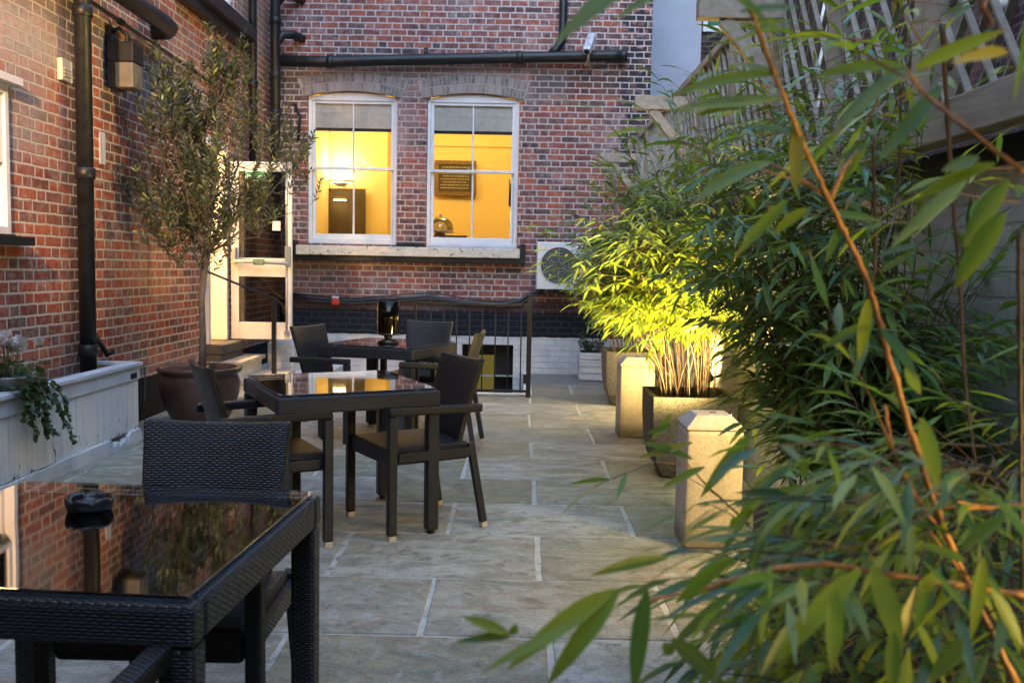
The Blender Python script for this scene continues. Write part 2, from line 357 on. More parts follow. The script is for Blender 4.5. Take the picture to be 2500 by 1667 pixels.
# sandstone slabs
t = NT('riven_sandstone'); p = t.pos(); isl = t.island()
sh = t.comb(t.f('MULTIPLY', isl, 37.), t.f('MULTIPLY', isl, 91.), 0.); pp = t.vm('ADD', p, sh)
base = t.ramp(isl, [(0, (.23, .225, .175)), (.18, (.38, .38, .355)), (.35, (.28, .24, .155)), (.5, (.40, .405, .39)), (.65, (.20, .20, .135)), (.8, (.34, .325, .275)), (.9, (.29, .22, .155)), (1, (.19, .195, .19))])
n1 = t.noise(t.vm('MULTIPLY', pp, (1, 2.2, 1)), 2.4, 6, .65, dist=1.2); n2 = t.noise(pp, 11, 5, .7, dist=.5); n3 = t.noise(t.vm('MULTIPLY', pp, (1, 3, 1)), 1.3, 3, .5, dist=2.)
c = t.mix(t.mr(n1, .38, .60, .25, 1.), tuple([.15, .15, .11]), base)
c = t.mix(t.mr(n3, .55, .70, 0., .6), c, (.27, .185, .135)); c = t.mix(t.mr(n3, .42, .28, 0., .5), c, (.155, .165, .105))
c = t.mix(t.mr(n2, .52, .72, 0., .55), c, (.44, .46, .45)); c = t.mix(t.mr(n2, .45, .33, 0., .7), c, (.085, .09, .07))
c = t.mix(1., c, t.ramp(t.noise(pp, 95, 3, .8), [(.3, (.72, .72, .72)), (.7, (1.2, 1.2, 1.2))]), 'MULTIPLY'); veins = t.noise(t.vm('MULTIPLY', pp, (1, 1.8, 1)), 6, 6, .7, dist=2.5); c = t.mix(t.mr(t.f('ABSOLUTE', t.f('SUBTRACT', veins, .5)), .0, .012, .45, 0.), c, (.07, .07, .06)); hh = t.f('ADD', t.f('MULTIPLY', n1, 1.6), n2)
t.pbr(c, t.mr(n2, .3, .7, .42, .72), t.bump(hh, .012, .75), spec=.4); m_slab = t.done()
t = NT('joint_mortar'); p = t.pos(); n = t.noise(p, 18, 5, .7); c = t.mix(t.mr(n, .35, .65), (.30, .295, .275), (.50, .49, .465)); c = t.mix(t.mr(t.noise(p, 9, 5, .7), .56, .64, 0., .8), c, (.09, .09, .07))
t.pbr(c, .9, t.bump(n, .004, .8)); m_joint = t.done()
t = NT('gravel'); p = t.pos(); v = t.n('ShaderNodeTexVoronoi'); t.put(v.inputs['Vector'], p); v.inputs['Scale'].default_value = 45
c = t.mix(t.sep(v.outputs['Color'])[0], (.09, .07, .06), (.34, .29, .26)); t.pbr(c, .8, t.bump(v.outputs['Distance'], -.015, 1.)); m_gravel = t.done()
# exposed aggregate planter
t = NT('aggregate_concrete'); p = t.pos(); v = t.n('ShaderNodeTexVoronoi'); t.put(v.inputs['Vector'], p); v.inputs['Scale'].default_value = 130
c = t.mix(t.sep(v.outputs['Color'])[0], (.045, .043, .045), (.13, .12, .115)); t.pbr(c, .7, t.bump(v.outputs['Distance'], -.004, .8)); m_agg = t.done()
# glazed pot
t = NT('brown_glaze'); p = t.obj(); n = t.noise(p, 3.5, 5, .6, dist=.6); z = t.sep(p)[2]
c = t.mix(t.mr(n, .35, .7), (.042, .022, .018), (.085, .052, .044)); c = t.mix(t.mr(t.noise(p, 30, 3), .55, .7, 0., .3), c, (.07, .052, .045))
t.pbr(c, t.mr(n, .3, .7, .25, .5), t.bump(n, .004, .5), spec=.5); m_pot = t.done()

def leaf_mat(name, stops, trans=.45, rough=.42, tcol=(1.0, 1.0, .45)):
    t = NT(name); isl = t.island(); c = t.ramp(isl, stops)
    uvx, uvy, _ = t.sep(t.uv())
    c = t.mix(t.mr(uvy, .55, 1., 0., .35), c, (.26, .22, .03)) if 'bamboo' in name else c
    c = t.mix(t.f('MULTIPLY', t.mr(uvx, -.1, .1, 0., .5), t.f('GREATER_THAN', t.f('FRACT', t.f('MULTIPLY', isl, 7.31)), .45)), c, (.26, .34, .045)) if 'bamboo' in name else c  # yellower half of some leaves: light shining through, painted into the colour
    c = t.mix(t.f('MULTIPLY', t.mr(uvy, .82, .97), t.f('GREATER_THAN', t.f('FRACT', t.f('MULTIPLY', isl, 13.7)), .72)), c, (.34, .22, .09)) if 'bamboo' in name else c
    c = t.mix(t.f('MULTIPLY', t.f('ABSOLUTE', t.f('SINE', t.f('MULTIPLY', uvx, 38.))), .28), c, t.mix(1., c, (.45, .5, .5), 'MULTIPLY'))
    mid = t.mr(t.f('ABSOLUTE', uvx), 0., .1, .25, 0.); c = t.mix(mid, c, (.3, .32, .08))
    b = t.pbr(c, rough, None, spec=.4, finish=False)
    tl = t.n('ShaderNodeBsdfTranslucent'); t.put(tl.inputs[0], t.mix(1., t.mix(.5, c, (.35, .42, .05)), tcol, 'MULTIPLY'))
    mx = t.n('ShaderNodeMixShader'); mx.inputs[0].default_value = trans; t.put(mx.inputs[1], b); t.put(mx.inputs[2], tl.outputs[0]); return t.done(mx.outputs[0])
BAM = [(0, (.032, .105, .052)), (.3, (.052, .150, .058)), (.6, (.085, .20, .052)), (.85, (.16, .28, .045)), (.95, (.20, .25, .04)), (1, (.36, .22, .04))]
m_bamy = None
m_bam = leaf_mat('bamboo_leaf', BAM, .4, .36)
m_bamf = leaf_mat('bamboo_leaf_lit', [(0, (.040, .14, .06)), (.25, (.08, .21, .05)), (.5, (.20, .35, .04)), (.85, (.32, .42, .04)), (.96, (.38, .44, .05)), (1, (.45, .28, .05))], .5)  # foreground leaf copy: warm light through the leaves is put into the yellower colour
m_oliv = leaf_mat('olive_leaf', [(0, (.018, .027, .021)), (.45, (.032, .044, .032)), (.78, (.060, .074, .05)), (.94, (.12, .14, .07)), (1, (.28, .30, .10))], .12, .45)
m_dleaf = leaf_mat('ivy_leaf', [(0, (.010, .03, .014)), (.6, (.022, .06, .024)), (1, (.06, .12, .04))], .2, .4)
m_petal = leaf_mat('cyclamen_petal', [(0, (.55, .42, .50)), (1, (.70, .64, .68))], .3, .6, (1, 1, 1))
m_cane = simple('bamboo_cane', (.16, .095, .035), .45, .45, 9)
t = NT('bamboo_cane_orange'); o = t.obj(); n = t.noise(o, 9, 5, .7); n2 = t.noise(o, 60, 3)
c = t.ramp(n, [(.30, (.07, .035, .018)), (.45, (.28, .12, .035)), (.58, (.60, .26, .07)), (.75, (.46, .30, .10))]); c = t.mix(t.mr(n2, .5, .7, 0., .5), c, (.08, .05, .03)); t.pbr(c, .5, t.bump(n2, .001, .8)); m_caneo = t.done()  # orange patches put warm lamp light into the cane colour
m_canek = simple('bamboo_cane_dark', (.055, .034, .022), .45, .45, 9)  # dark cane copy; on the spotlit bush its colour stands for unlit stems
m_oyel = simple('yellow_room_paint', (.80, .62, .30), .7, .04, 1)
m_cor = simple('cream_corridor_paint', (.80, .70, .52), .7, .04, 1)
m_blind = simple('linen_blind', (.80, .78, .75), .9, .1, 14, .002)
m_hem = simple('blind_hem', (.04, .04, .045), .8)
m_brownframe = simple('gilt_frame', (.16, .09, .03), .5, .3, 14)
m_board = simple('brown_board', (.055, .032, .016), .6, .2, 9)
m_glowwall = simple('brown_canvas', (.085, .062, .038), .7, .35, 5)
m_darkwood = simple('dark_wood', (.05, .022, .012), .4, .3, 6)
def emit(name, col, st):
    t = NT(name); e = t.n('ShaderNodeEmission'); e.inputs[0].default_value = col+(1,); e.inputs[1].default_value = st; return t.done(e.outputs[0])
m_lamp = emit('lit_lamp', (1, .72, .32), 3); m_lens = emit('spot_lens', (1, .75, .3), 20)

# ------------------------------------------------------------------ walls with openings
def wall(x_or_y, axis, u0, u1, z0, z1, holes, depth, sgn):
    """axis 'x': wall plane x=const, u=y. 'y': plane y=const, u=x. depth goes to -sgn side."""
    m = M(); us = sorted({u0, u1, *[h[0] for h in holes], *[h[1] for h in holes]}); zs = sorted({z0, z1, *[h[2] for h in holes], *[h[3] for h in holes]})
    P = (lambda u, z, d=0: (x_or_y-sgn*d, u, z)) if axis == 'x' else (lambda u, z, d=0: (u, x_or_y-sgn*d, z))
    for a, b in zip(us, us[1:]):
        for c, d in zip(zs, zs[1:]):
            mu, mz = (a+b)/2, (c+d)/2
            if any(h[0] < mu < h[1] and h[2] < mz < h[3] for h in holes): continue
            m.face([P(a, c), P(b, c), P(b, d), P(a, d)])
    for h in holes:
        a, b, c, d = h[:4]
        for p, q in (((a, c), (b, c)), ((b, c), (b, d)), ((b, d), (a, d)), ((a, d), (a, c))):
            m.face([P(*p), P(*q), P(*q, depth), P(*p, depth)])
    # ends, top and back
    m.face([P(u0, z0), P(u0, z1), P(u0, z1, depth), P(u0, z0, depth)]); m.face([P(u1, z0), P(u1, z1), P(u1, z1, depth), P(u1, z0, depth)])
    m.face([P(u0, z1), P(u1, z1), P(u1, z1, depth), P(u0, z1, depth)])
    return m

# ================================================================== SETTING
g = M()
for x0, x1, y0, y1 in ((-40, 40, -30, 9.74), (-40, -1.9, 9.74, 50), (.1, 40, 9.74, 50), (-1.9, .1, 11.8, 50)): g.face([(x0, y0, -.04), (x1, y0, -.04), (x1, y1, -.04), (x0, y1, -.04)])
g.build('ground', m_joint, kind='structure')
ym = [-3.6, -2.95, -2.3, -1.65, -1.0, -.35, .3, .92, 1.5, 2.06, 2.66, 3.28, 3.91, 4.58, 5.21, 5.81, 6.48, 7.11, 7.79, 8.5, 9.2, 9.96, 10.8, 11.8]
A1 = [-3.2, -2.25, -1.3, -.34, .61, 1.5]; B1 = [-3.2, -2.75, -1.78, -.82, .115, 1.07, 1.5]
s = M(); random.seed(3)
for i in range(len(ym)-1):
    y0, y1 = ym[i]+.007, ym[i+1]-.007; xs = A1 if (i % 2 == 0) == (ym.index(4.58) % 2 == 0) else B1
    jit = [0]+[random.uniform(-.03, .03) if y0 < 3 or y0 > 8 else 0 for _ in xs[1:-1]]+[0]
    xs = [a+b for a, b in zip(xs, jit)]
    for a, b in zip(xs, xs[1:]):
        yy0, yy1 = y0, y1; a2 = a+.012; b2 = b-.012; sk = random.uniform(-.012, .012)
        if yy1 > 9.74:
            if yy0 < 9.74 and a2 < .1 and b2 > -1.9: yy1 = 9.73
            elif yy0 >= 9.74:
                if a2 >= -1.9 and b2 <= .1: continue
                if a2 < .1 < b2: a2 = .13
                elif a2 < -1.9 < b2: b2 = -1.93
        hgt = random.uniform(.002, .006)
        # riven, wavy edge outline
        n = 9; pts = []
        e = lambda: random.uniform(-.0028, .0028)
        for k in range(n): pts.append((a2+(b2-a2)*k/n+0, yy0+e()))
        for k in range(5): pts.append((b2+e()+sk*(k/5-.5), yy0+(yy1-yy0)*k/5))
        for k in range(n): pts.append((b2-(b2-a2)*k/n, yy1+e()))
        for k in range(5): pts.append((a2+e()+sk*(.5-k/5), yy1-(yy1-yy0)*k/5))
        s.prism(pts, -.035, hgt)
s.build('patio', m_slab, kind='structure', bevel=.0035, seg=1)
# joint bed
g = M()
for x0, x1, y0, y1 in ((-3.19, 1.49, -3.7, 9.73), (-3.19, -1.93, 9.73, 11.79), (.13, 1.49, 9.73, 11.79)): g.face([(x0, y0, .0005), (x1, y0, .0005), (x1, y1, .0005), (x0, y1, .0005)])
g.build('path', m_joint, kind='structure')

# ------------------------------------------------------------------ left building
LB = thing('brick_building', 'red brick building along the left with drainpipe, tall window and open glazed door', 'building', (-3.2, 0, 0))
LB.location = (0, 0, 0)
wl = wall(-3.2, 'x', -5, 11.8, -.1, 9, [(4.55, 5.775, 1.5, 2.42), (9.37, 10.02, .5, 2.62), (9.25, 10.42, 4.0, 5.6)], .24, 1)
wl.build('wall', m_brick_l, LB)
def sash(yc0, yc1, z0, z1, axis, pl, parent, name='window', blind=False, arch=0., mid=.5, s0=.045):
    """white box sash window. frame faces +x ('x') or -y ('y'), set back from pl"""
    Q = (lambda u, d, z: (pl-d, u, z)) if axis == 'x' else (lambda u, d, z: (u, pl+d, z))
    def bx(mm, u0, u1, d0, d1, a, b):
        p, q = Q(u0, d0, a), Q(u1, d1, b); mm.bb(*[v for i in range(3) for v in sorted((p[i], q[i]))])
    f = M(); w = .045
    for a, b in ((yc0, yc0+w), (yc1-w, yc1)): bx(f, a, b, s0, s0+.12, z0, z1-(.03 if arch else 0))
    bx(f, yc0+w, yc1-w, s0, s0+.12, z0, z0+.05)
    if arch:
        n = 14; pts = [(yc0+(yc1-yc0)*k/n, z1-arch*((2*k/n-1)**2)) for k in range(n+1)]+[(yc1, z1-.10), (yc0, z1-.10)]
        if axis == 'y': f.prism(pts, pl+s0, pl+s0+.12, axis=1)
        top = z1-.10
    else:
        bx(f, yc0+w, yc1-w, s0, s0+.12, z1-.06, z1); top = z1-.06
    fo = f.build(name, m_white_paint, parent, bevel=.004)
    zm = z0+(z1-z0)*mid; s = M(); a0, a1 = yc0+w+.001, yc1-w-.001; r = .038
    # upper sash (outer), lower sash (inner)
    for (za, zb, d, bot) in ((zm-.02, top, s0+.017, .035), (z0+.052, zm+.018, s0+.060, .08)):
        bx(s, a0, a0+r, d, d+.036, za, zb); bx(s, a1-r, a1, d, d+.036, za, zb); bx(s, a0+r, a1-r, d, d+.036, zb-.036, zb); bx(s, a0+r, a1-r, d, d+.036, za, za+bot)
        uc = (a0+a1)/2; bx(s, uc-.011, uc+.011, d+.004, d+.032, za+bot, zb-.036)
    s.build('sash', m_white_paint, fo, bevel=.003)
    pn = M(); bx(pn, a0+r, a1-r, s0+.034, s0+.038, zm+.015, top-.036); bx(pn, a0+r, a1-r, s0+.076, s0+.080, z0+.13, zm-.018); pn.build('pane', m_pane, fo)
    return fo, a0, a1, top
fo, *_ = sash(4.55, 5.775, 1.5, 2.42, 'x', -3.2, LB, s0=-.02)
m = M(); m.bb(-3.215, -3.12, 4.50, 5.84, 2.421, 2.47); m.build('lintel', m_white_paint, LB, bevel=.004)
m = M(); m.bb(-3.26, -3.10, 4.45, 5.90, 1.435, 1.49); m.build('window_sill', m_black_iron, LB, bevel=.004)
fo, *_ = sash(9.25, 10.42, 4.0, 5.6, 'x', -3.2, LB)
m = M(); m.bb(-3.26, -3.02, 9.0, 10.62, 3.84, 3.985); m.bb(-3.24, -3.10, 8.6, 10.8, 3.74, 3.838); m.build('window_sill', m_black_iron, LB, bevel=.006)
# dark rooms behind those windows
m_groom = simple('grey_room', (.18, .2, .24), .8)
for y0, y1, z0, z1 in ((4.3, 6.0, 1.2, 2.9), (9.0, 10.7, 3.8, 5.8)):
    m = M()
    m.face([(-3.9, y0, z0), (-3.9, y1, z0), (-3.9, y1, z1), (-3.9, y0, z1)])
    for p, q in (((y0, z0), (y1, z0)), ((y1, z0), (y1, z1)), ((y1, z1), (y0, z1)), ((y0, z1), (y0, z0))): m.face([(-3.45, *p), (-3.45, *q), (-3.9, *q), (-3.9, *p)])
    m.build('inner_room', m_groom, LB)
# doorway : frame, threshold, corridor, open leaf
m = M(); m.bb(-3.34, -3.16, 9.375, 9.44, .52, 2.615); m.bb(-3.34, -3.16, 9.955, 10.018, .52, 2.615); m.bb(-3.34, -3.16, 9.441, 9.954, 2.55, 2.615)
m.build('door_frame', m_white_paint, LB, bevel=.004)
m = M(); m.bb(-3.44, -3.0, 9.3, 10.06, .42, .515); m.bb(-3.2, -3.02, 9.3, 10.06, .0, .415); m.build('door_threshold', simple('threshold_stone', (.06, .055, .05), .7, .4, 8, .004), LB, bevel=.008)
m = M()   # corridor: a real passage going into the building
m.face([(-3.44, 10.03, .5), (-6.5, 10.55, .5), (-6.5, 10.55, 3.2), (-3.44, 10.03, 3.2)]); m.face([(-3.44, 9.0, .5), (-6.5, 9.0, .5), (-6.5, 9.0, 3.2), (-3.44, 9.0, 3.2)])
m.face([(-6.5, 9, .5), (-6.5, 10.55, .5), (-6.5, 10.55, 3.2), (-6.5, 9, 3.2)]); m.face([(-3.44, 9, 3.2), (-6.5, 9, 3.2), (-6.5, 10.55, 3.2), (-3.44, 10.03, 3.2)]); m.face([(-3.44, 9, .5), (-6.5, 9, .5), (-6.5, 10.55, .5), (-3.44, 10.03, .5)])
m.build('corridor', m_cor, LB)
m = M(); m.bar((-3.45, 10.02, .60), (-6.4, 10.52, .60), .03, .16); m.build('skirting', m_white_paint, LB)
# door leaf: hinged on far jamb and standing open into the yard
DL = M(); dx0, dx1, dy = -3.13, -2.47, 10.0; dz0, dz1 = .53, 2.44
st = .085; s2_ = .065
DL.bb(dx0, dx0+st, dy, dy+.045, dz0, dz1); DL.bb(dx1-s2_, dx1, dy, dy+.045, dz0, dz1)
for a, b in ((dz0, .715), (1.21, 1.41), (2.34, dz1)): DL.bb(dx0+st, dx1-s2_, dy, dy+.045, a, b)
door = DL.build('door', m_white_paint, LB, bevel=.003)
m = M(); m.bb(dx0+st, dx1-s2_, dy+.018, dy+.024, .715, 1.21); m.bb(dx0+st, dx1-s2_, dy+.018, dy+.024, 1.41, 2.34); m.build('glass_pane', m_dpane, door)
m = M(); m.tube([(dx0+.05, dy-.07, 1.375), (dx1-.02, dy-.07, 1.355)], .018, 10)
m.box((dx0+.05, dy-.04, 1.43), (.05, .07, .18)); m.box((dx1-.03, dy-.04, 1.43), (.05, .07, .22)); m.build('push_bar', m_grey_metal, door, bevel=.004)
m = M(); m.tube([(dx1-.045, dy-.03, .62), (dx1-.045, dy-.03, 1.32)], .011, 8); m.tube([(dx1-.045, dy-.03, 1.54), (dx1-.045, dy-.03, 2.40)], .011, 8); m.box((dx1-.045, dy-.03, .60), (.05, .05, .05)); m.build('bolt_rod', m_grey_metal, door)
def text_mesh(name, txt, size, loc, rot, mat, parent, depth=.001):
    cu = bpy.data.curves.new(name, 'FONT'); cu.body = txt; cu.size = size; cu.extrude = depth; cu.align_x = 'CENTER'; cu.align_y = 'CENTER'
    o = bpy.data.objects.new('tmp', cu); COL.objects.link(o); bpy.context.view_layer.update()
    me = bpy.data.meshes.new_from_object(o.evaluated_get(bpy.context.evaluated_depsgraph_get())); bpy.data.objects.remove(o)
    me.materials.clear(); me.materials.append(mat); r = bpy.data.objects.new(name, me); COL.objects.link(r); r.location = loc; r.rotation_euler = rot; r.parent = parent; return r
sx, sz = -2.83, 2.285
m = M(); m.bb(sx-.135, sx+.135, dy-.008, dy-.003, sz-.05, sz+.05); m.build('sign_border', m_paper, door)
m = M(); m.bb(sx-.128, sx+.065, dy-.012, dy-.0085, sz-.043, sz+.043); m.bb(sx+.072, sx+.128, dy-.012, dy-.0085, sz-.043, sz+.043); m.build('exit_sign', m_green, door)
text_mesh('sign_text', 'Fire exit', .052, (sx-.032, dy-.014, sz), (PI/2, 0, 0), m_paper, door)
m = M(); yy = dy-.015  # running figure in the doorway symbol
m.bar((sx+.100, yy, sz+.012), (sx+.092, yy, sz-.006), .012, .002, (0, 1, 0)); m.bar((sx+.092, yy, sz-.006), (sx+.106, yy, sz-.018), .006, .002, (0, 1, 0)); m.bar((sx+.106, yy, sz-.018), (sx+.102, yy, sz-.032), .006, .002, (0, 1, 0))
m.bar((sx+.092, yy, sz-.006), (sx+.080, yy, sz-.024), .006, .002, (0, 1, 0)); m.bar((sx+.100, yy, sz+.012), (sx+.114, yy, sz+.002), .005, .002, (0, 1, 0)); m.bar((sx+.100, yy, sz+.012), (sx+.084, yy, sz+.006), .005, .002, (0, 1, 0)); m.box((sx+.104, yy, sz+.024), (.012, .002, .012))
m.build('sign_figure', m_paper, door)
m = M(); m.bb(-2.86, -2.74, dy-.092, dy-.089, 1.335, 1.395); m.build('push_sign', m_green, door)
text_mesh('push_text', 'PUSH BAR\nTO OPEN', .022, (-2.80, dy-.0935, 1.366), (PI/2, 0, 0), m_paper, door, .0005)
m = M(); m.bb(-2.68, -2.595, dy+.010, dy+.014, 1.71, 1.81); m.build('notice', m_paper, door)

# ------------------------------------------------------------------ back building
BB = thing('brick_building', 'brown brick building closing the yard with two lit sash windows and painted base', 'building')
HW = [(-2.715, -1.575, 1.62, 3.53), (-1.205, -.04, 1.60, 3.53)]
holes = [h for h in HW]+[(-.72, -.06, -1.2, .37)]
wb = wall(11.8, 'y', -3.2, 1.6, -1.3, 9, holes, .25, -1); wb.build('wall', m_brick_b, BB)
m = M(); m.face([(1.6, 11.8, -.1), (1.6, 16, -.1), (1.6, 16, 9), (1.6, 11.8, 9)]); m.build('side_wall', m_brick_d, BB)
random.seed(11)
t = NT('arch_brick'); isl = t.island(); uvn = t.noise(t.pos(), 30, 4, .6); c = t.ramp(isl, [(0, (.07, .065, .075)), (.3, (.15, .115, .115)), (.55, (.25, .185, .175)), (1, (.34, .28, .265))]); c = t.mix(t.mr(uvn, .35, .65), c, (.25, .22, .21)); t.pbr(c, .85, t.bump(uvn, .003, .7)); m_arch = t.done()
m_archm = simple('arch_mortar', (.34, .30, .29), .9, .2, 14, .004)
for (u0, u1, z0, z1) in HW:
    A = M(); uc = (u0+u1)/2; hw = (u1-u0)/2+.05; rise = .075; Rr = (hw*hw+rise*rise)/(2*rise); zc = z1+.004-Rr; a = math.asin(hw/Rr); n = 26
    B = M(); pts = []
    for k in range(n+1):
        an = -a+2*a*k/n; pts.append((uc+Rr*math.sin(an), zc+Rr*math.cos(an)))
    for k in range(n, -1, -1):
        an = -a*1.04+2*a*1.04*k/n; pts.append((uc+(Rr+.225)*math.sin(an), zc+(Rr+.225)*math.cos(an)))
    B.prism(pts, 11.785, 11.86, axis=1); B.build('arch_bed', m_archm, BB)
    for k in range(n):
        for ring, (r0, r1) in enumerate(((.003, .105), (.115, .222))):
            a0 = -a+2*a*(k+.07+(.5 if ring and k < n-1 else 0))/n; a1 = -a+2*a*(k+.93+(.5 if ring and k < n-1 else 0))/n
            a1 = min(a1, a)
            A.prism([(uc+(Rr+r0)*math.sin(a0), zc+(Rr+r0)*math.cos(a0)), (uc+(Rr+r0)*math.sin(a1), zc+(Rr+r0)*math.cos(a1)), (uc+(Rr+r1)*math.sin(a1), zc+(Rr+r1)*math.cos(a1)), (uc+(Rr+r1)*math.sin(a0), zc+(Rr+r1)*math.cos(a0))], 11.781+random.uniform(0, .003), 11.80, axis=1)
    A.build('window_arch', m_arch, BB)
for i, (u0, u1, z0, z1) in enumerate(HW):
    fo, a0, a1, top = sash(u0+.004, u1-.004, z0, z1-.006, 'y', 11.8, BB, arch=.062, mid=.505)
    b = M(); zb = 3.05-.01*i; b.bb(a0+.02, a1-.02, 11.906, 11.912, zb+.04, 3.46); b.bb(a0+.02, a1-.02, 11.900, 11.9055, zb+.22, zb+.235); b.build('blind', m_blind, fo)
    b = M(); b.bb(a0+.02, a1-.02, 11.902, 11.916, zb, zb+.04); b.build('blind_hem', m_hem, fo)
    m = M(); m.lathe(((a0+a1)/2-.05, 11.88, z0+(z1-z0)*.505+.016), [(.0, .0), (.014, .002), (.016, .012), (.008, .022), (0, .026)], 10); m.build('latch', m_grey_metal, fo)
t = NT('worn_sill_paint'); n = t.noise(t.vm('MULTIPLY', t.pos(), (1, 1, 2)), 9, 6, .75); c = t.mix(t.mr(n, .3, .6), (.46, .41, .35), (.66, .60, .53)); c = t.mix(t.mr(t.noise(t.vm('ADD', t.pos(), (3, 0, 0)), 13, 5, .8), .58, .62), c, (.05, .045, .05))
t.pbr(c, .7, t.bump(n, .004, .7)); m_sill = t.done()
m = M(); m.bb(-2.82, .0, 11.62, 11.84, 1.475, 1.595); m.build('window_sill', m_sill, BB, bevel=.01)
m = M(); m.bb(-2.89, .07, 11.66, 11.797, 1.40, 1.472); m.bb(-2.89, -2.824, 11.66, 11.797, 1.472, 1.66); m.bb(.004, .07, 11.66, 11.797, 1.472, 1.66); m.bb(-1.57, -1.21, 11.72, 11.797, 1.598, 1.65); m.build('sill_surround', m_black_iron, BB, bevel=.01)
# lit room
m = M(); X0, X1, Y0, Y1, Z0, Z1 = -3.15, 1.45, 12.06, 15.6, .6, 4.1
m.face([(X0, Y1, Z0), (X1, Y1, Z0), (X1, Y1, Z1), (X0, Y1, Z1)]); m.face([(X0, Y0, Z0), (X0, Y1, Z0), (X0, Y1, Z1), (X0, Y0, Z1)]); m.face([(X1, Y0, Z0), (X1, Y1, Z0), (X1, Y1, Z1), (X1, Y0, Z1)])
m.face([(X0, Y0, Z1), (X1, Y0, Z1), (X1, Y1, Z1), (X0, Y1, Z1)]); m.face([(X0, Y0, Z0), (X1, Y0, Z0), (X1, Y1, Z0), (X0, Y1, Z0)])
m.build('interior_wall', m_oyel, BB)
cb = M(); cb.bb(-3.14, -2.2, 15.28, 15.598, .61, 4.09); cb.build('chimney_breast', m_oyel, BB)
m = M(); m.bb(-2.19, 1.44, 15.55, 15.597, 3.36, 3.42); m.build('picture_rail', m_oyel, BB)
m = M(); m.bb(-3.14, 1.44, 12.10, 15.0, .602, .62); m.build('room_floor', m_darkwood, BB)
m = M()   # basement door in the lightwell
m.bb(-.72, -.06, 12.0, 12.04, -1.2, .37); m.build('basement_door', m_dark, BB)
m = M(); m.bb(-.56, -.30, 11.97, 11.995, -.6, .22); m.build('basement_pane', emit('dim_yellow_pane', (.40, .32, .07), .03), BB)

# things inside the lit room
def panel(px0, py0, px1, py1, Y):
    a, b = atY(px0, py0, Y), atY(px1, py1, Y); return a.x, b.x, b.z, a.z
x0, x1, z0, z1 = panel(773, 458, 889, 600, 15.1)
T = thing('painting', 'large dark brown canvas below the bright lamp, seen through the left lit window', 'painting'); z0 = 1.75
m = M(); m.bb(x0, x1, 15.20, 15.24, z0, z1); m.build('canvas', m_glowwall, T, bevel=.004)
m = M(); m.tube([((x0+x1)/2, 15.19, z1-.22), ((x0+x1)/2, 15.05, z1-.17)], .008, 8); m.tube([((x0+x1)/2-.12, 15.05, z1-.17), ((x0+x1)/2+.12, 15.05, z1-.17)], .022, 10); m.build('picture_light', m_brownframe, T)
m = M(); m.bb((x0+x1)/2-.1, (x0+x1)/2+.1, 15.03, 15.07, z1-.205, z1-.195); m.build('bulb', m_lamp, T)
cxp = (x0+x1)/2
T = thing('wall_uplighter', 'bright wall lamp glowing above the dark canvas behind the left lit window', 'lamp')
m = M(); m.lathe((cxp, 15.12, z1+.06), [(.03, -.05), (.12, .0), (.22, .06), (.21, .065), (.0, .03)], 24); m.build('bowl', m_cream, T)
m = M(); m.lathe((cxp, 15.12, z1+.10), [(.0, -.03), (.17, -.02), (.17, .03), (.0, .06)], 20); m.build('bulb', m_lamp, T)
x0, x1, z0, z1 = panel(1061, 391, 1162, 480, 15.5)
T = thing('framed_board', 'framed brown notice board with rows of pale writing behind the right lit window', 'notice board')
m = M(); fwid = .07
m.bb(x0, x1, 15.5, 15.54, z1-fwid, z1); m.bb(x0, x1, 15.5, 15.54, z0, z0+fwid); m.bb(x0, x0+fwid, 15.5, 15.54, z0+fwid, z1-fwid); m.bb(x1-fwid, x1, 15.5, 15.54, z0+fwid, z1-fwid); m.build('frame', m_brownframe, T, bevel=.008)
m = M(); m.bb(x0+fwid, x1-fwid, 15.52, 15.54, z0+fwid, z1-fwid); m.build('board', m_board, T)
random.seed(5)
for k in range(8):
    m = M()
    zz = z1-.11-k*(z1-z0-.2)/8; xx = x0+.10+random.uniform(0, .05)
    while xx < x1-.14:
        w = random.uniform(.015, .05); m.bb(xx, min(xx+w, x1-.1), 15.514, 15.519, zz-.011, zz+.004); xx += w+.012
    m.build('writing_line', m_stone, T)
# glass dome with a pale cake stand, chair backs near the windows
d = atY(1074, 545, 12.9)
T = thing('cake_dome', 'glass dome on a pale stand inside the sill of the right lit window', 'cake stand', (d.x, 12.9, 0))
m = M(); m.lathe((0, 0, d.z-.10), [(.19, 0), (.19, .06), (.16, .13), (.09, .18), (0, .2)], 28); m.build('dome', pane_mat('dome_glass', (.75, .75, .75), 1.7, 2.5), T)
m = M(); m.lathe((0, 0, d.z-.13), [(0, 0), (.2, 0), (.2, .028), (0, .028)], 28); m.lathe((0, 0, d.z-.34), [(.12, 0), (.12, .06), (.07, .2), (0, .21)], 20); m.build('stand', m_cream, T); m = M(); m.lathe((0, 0, d.z+.10), [(0, 0), (.015, .005), (.02, .02), (0, .035)], 12); m.build('knob', m_silver, T)
m = M(); m.lathe((d.x, 12.9, .62), [(0, 0), (.28, 0), (.3, .5), (.3, d.z-.965), (0, d.z-.963)], 24); tag(m.build('side_table', m_darkwood), 'dark table edge holding the glass dome in the right lit window', 'table')
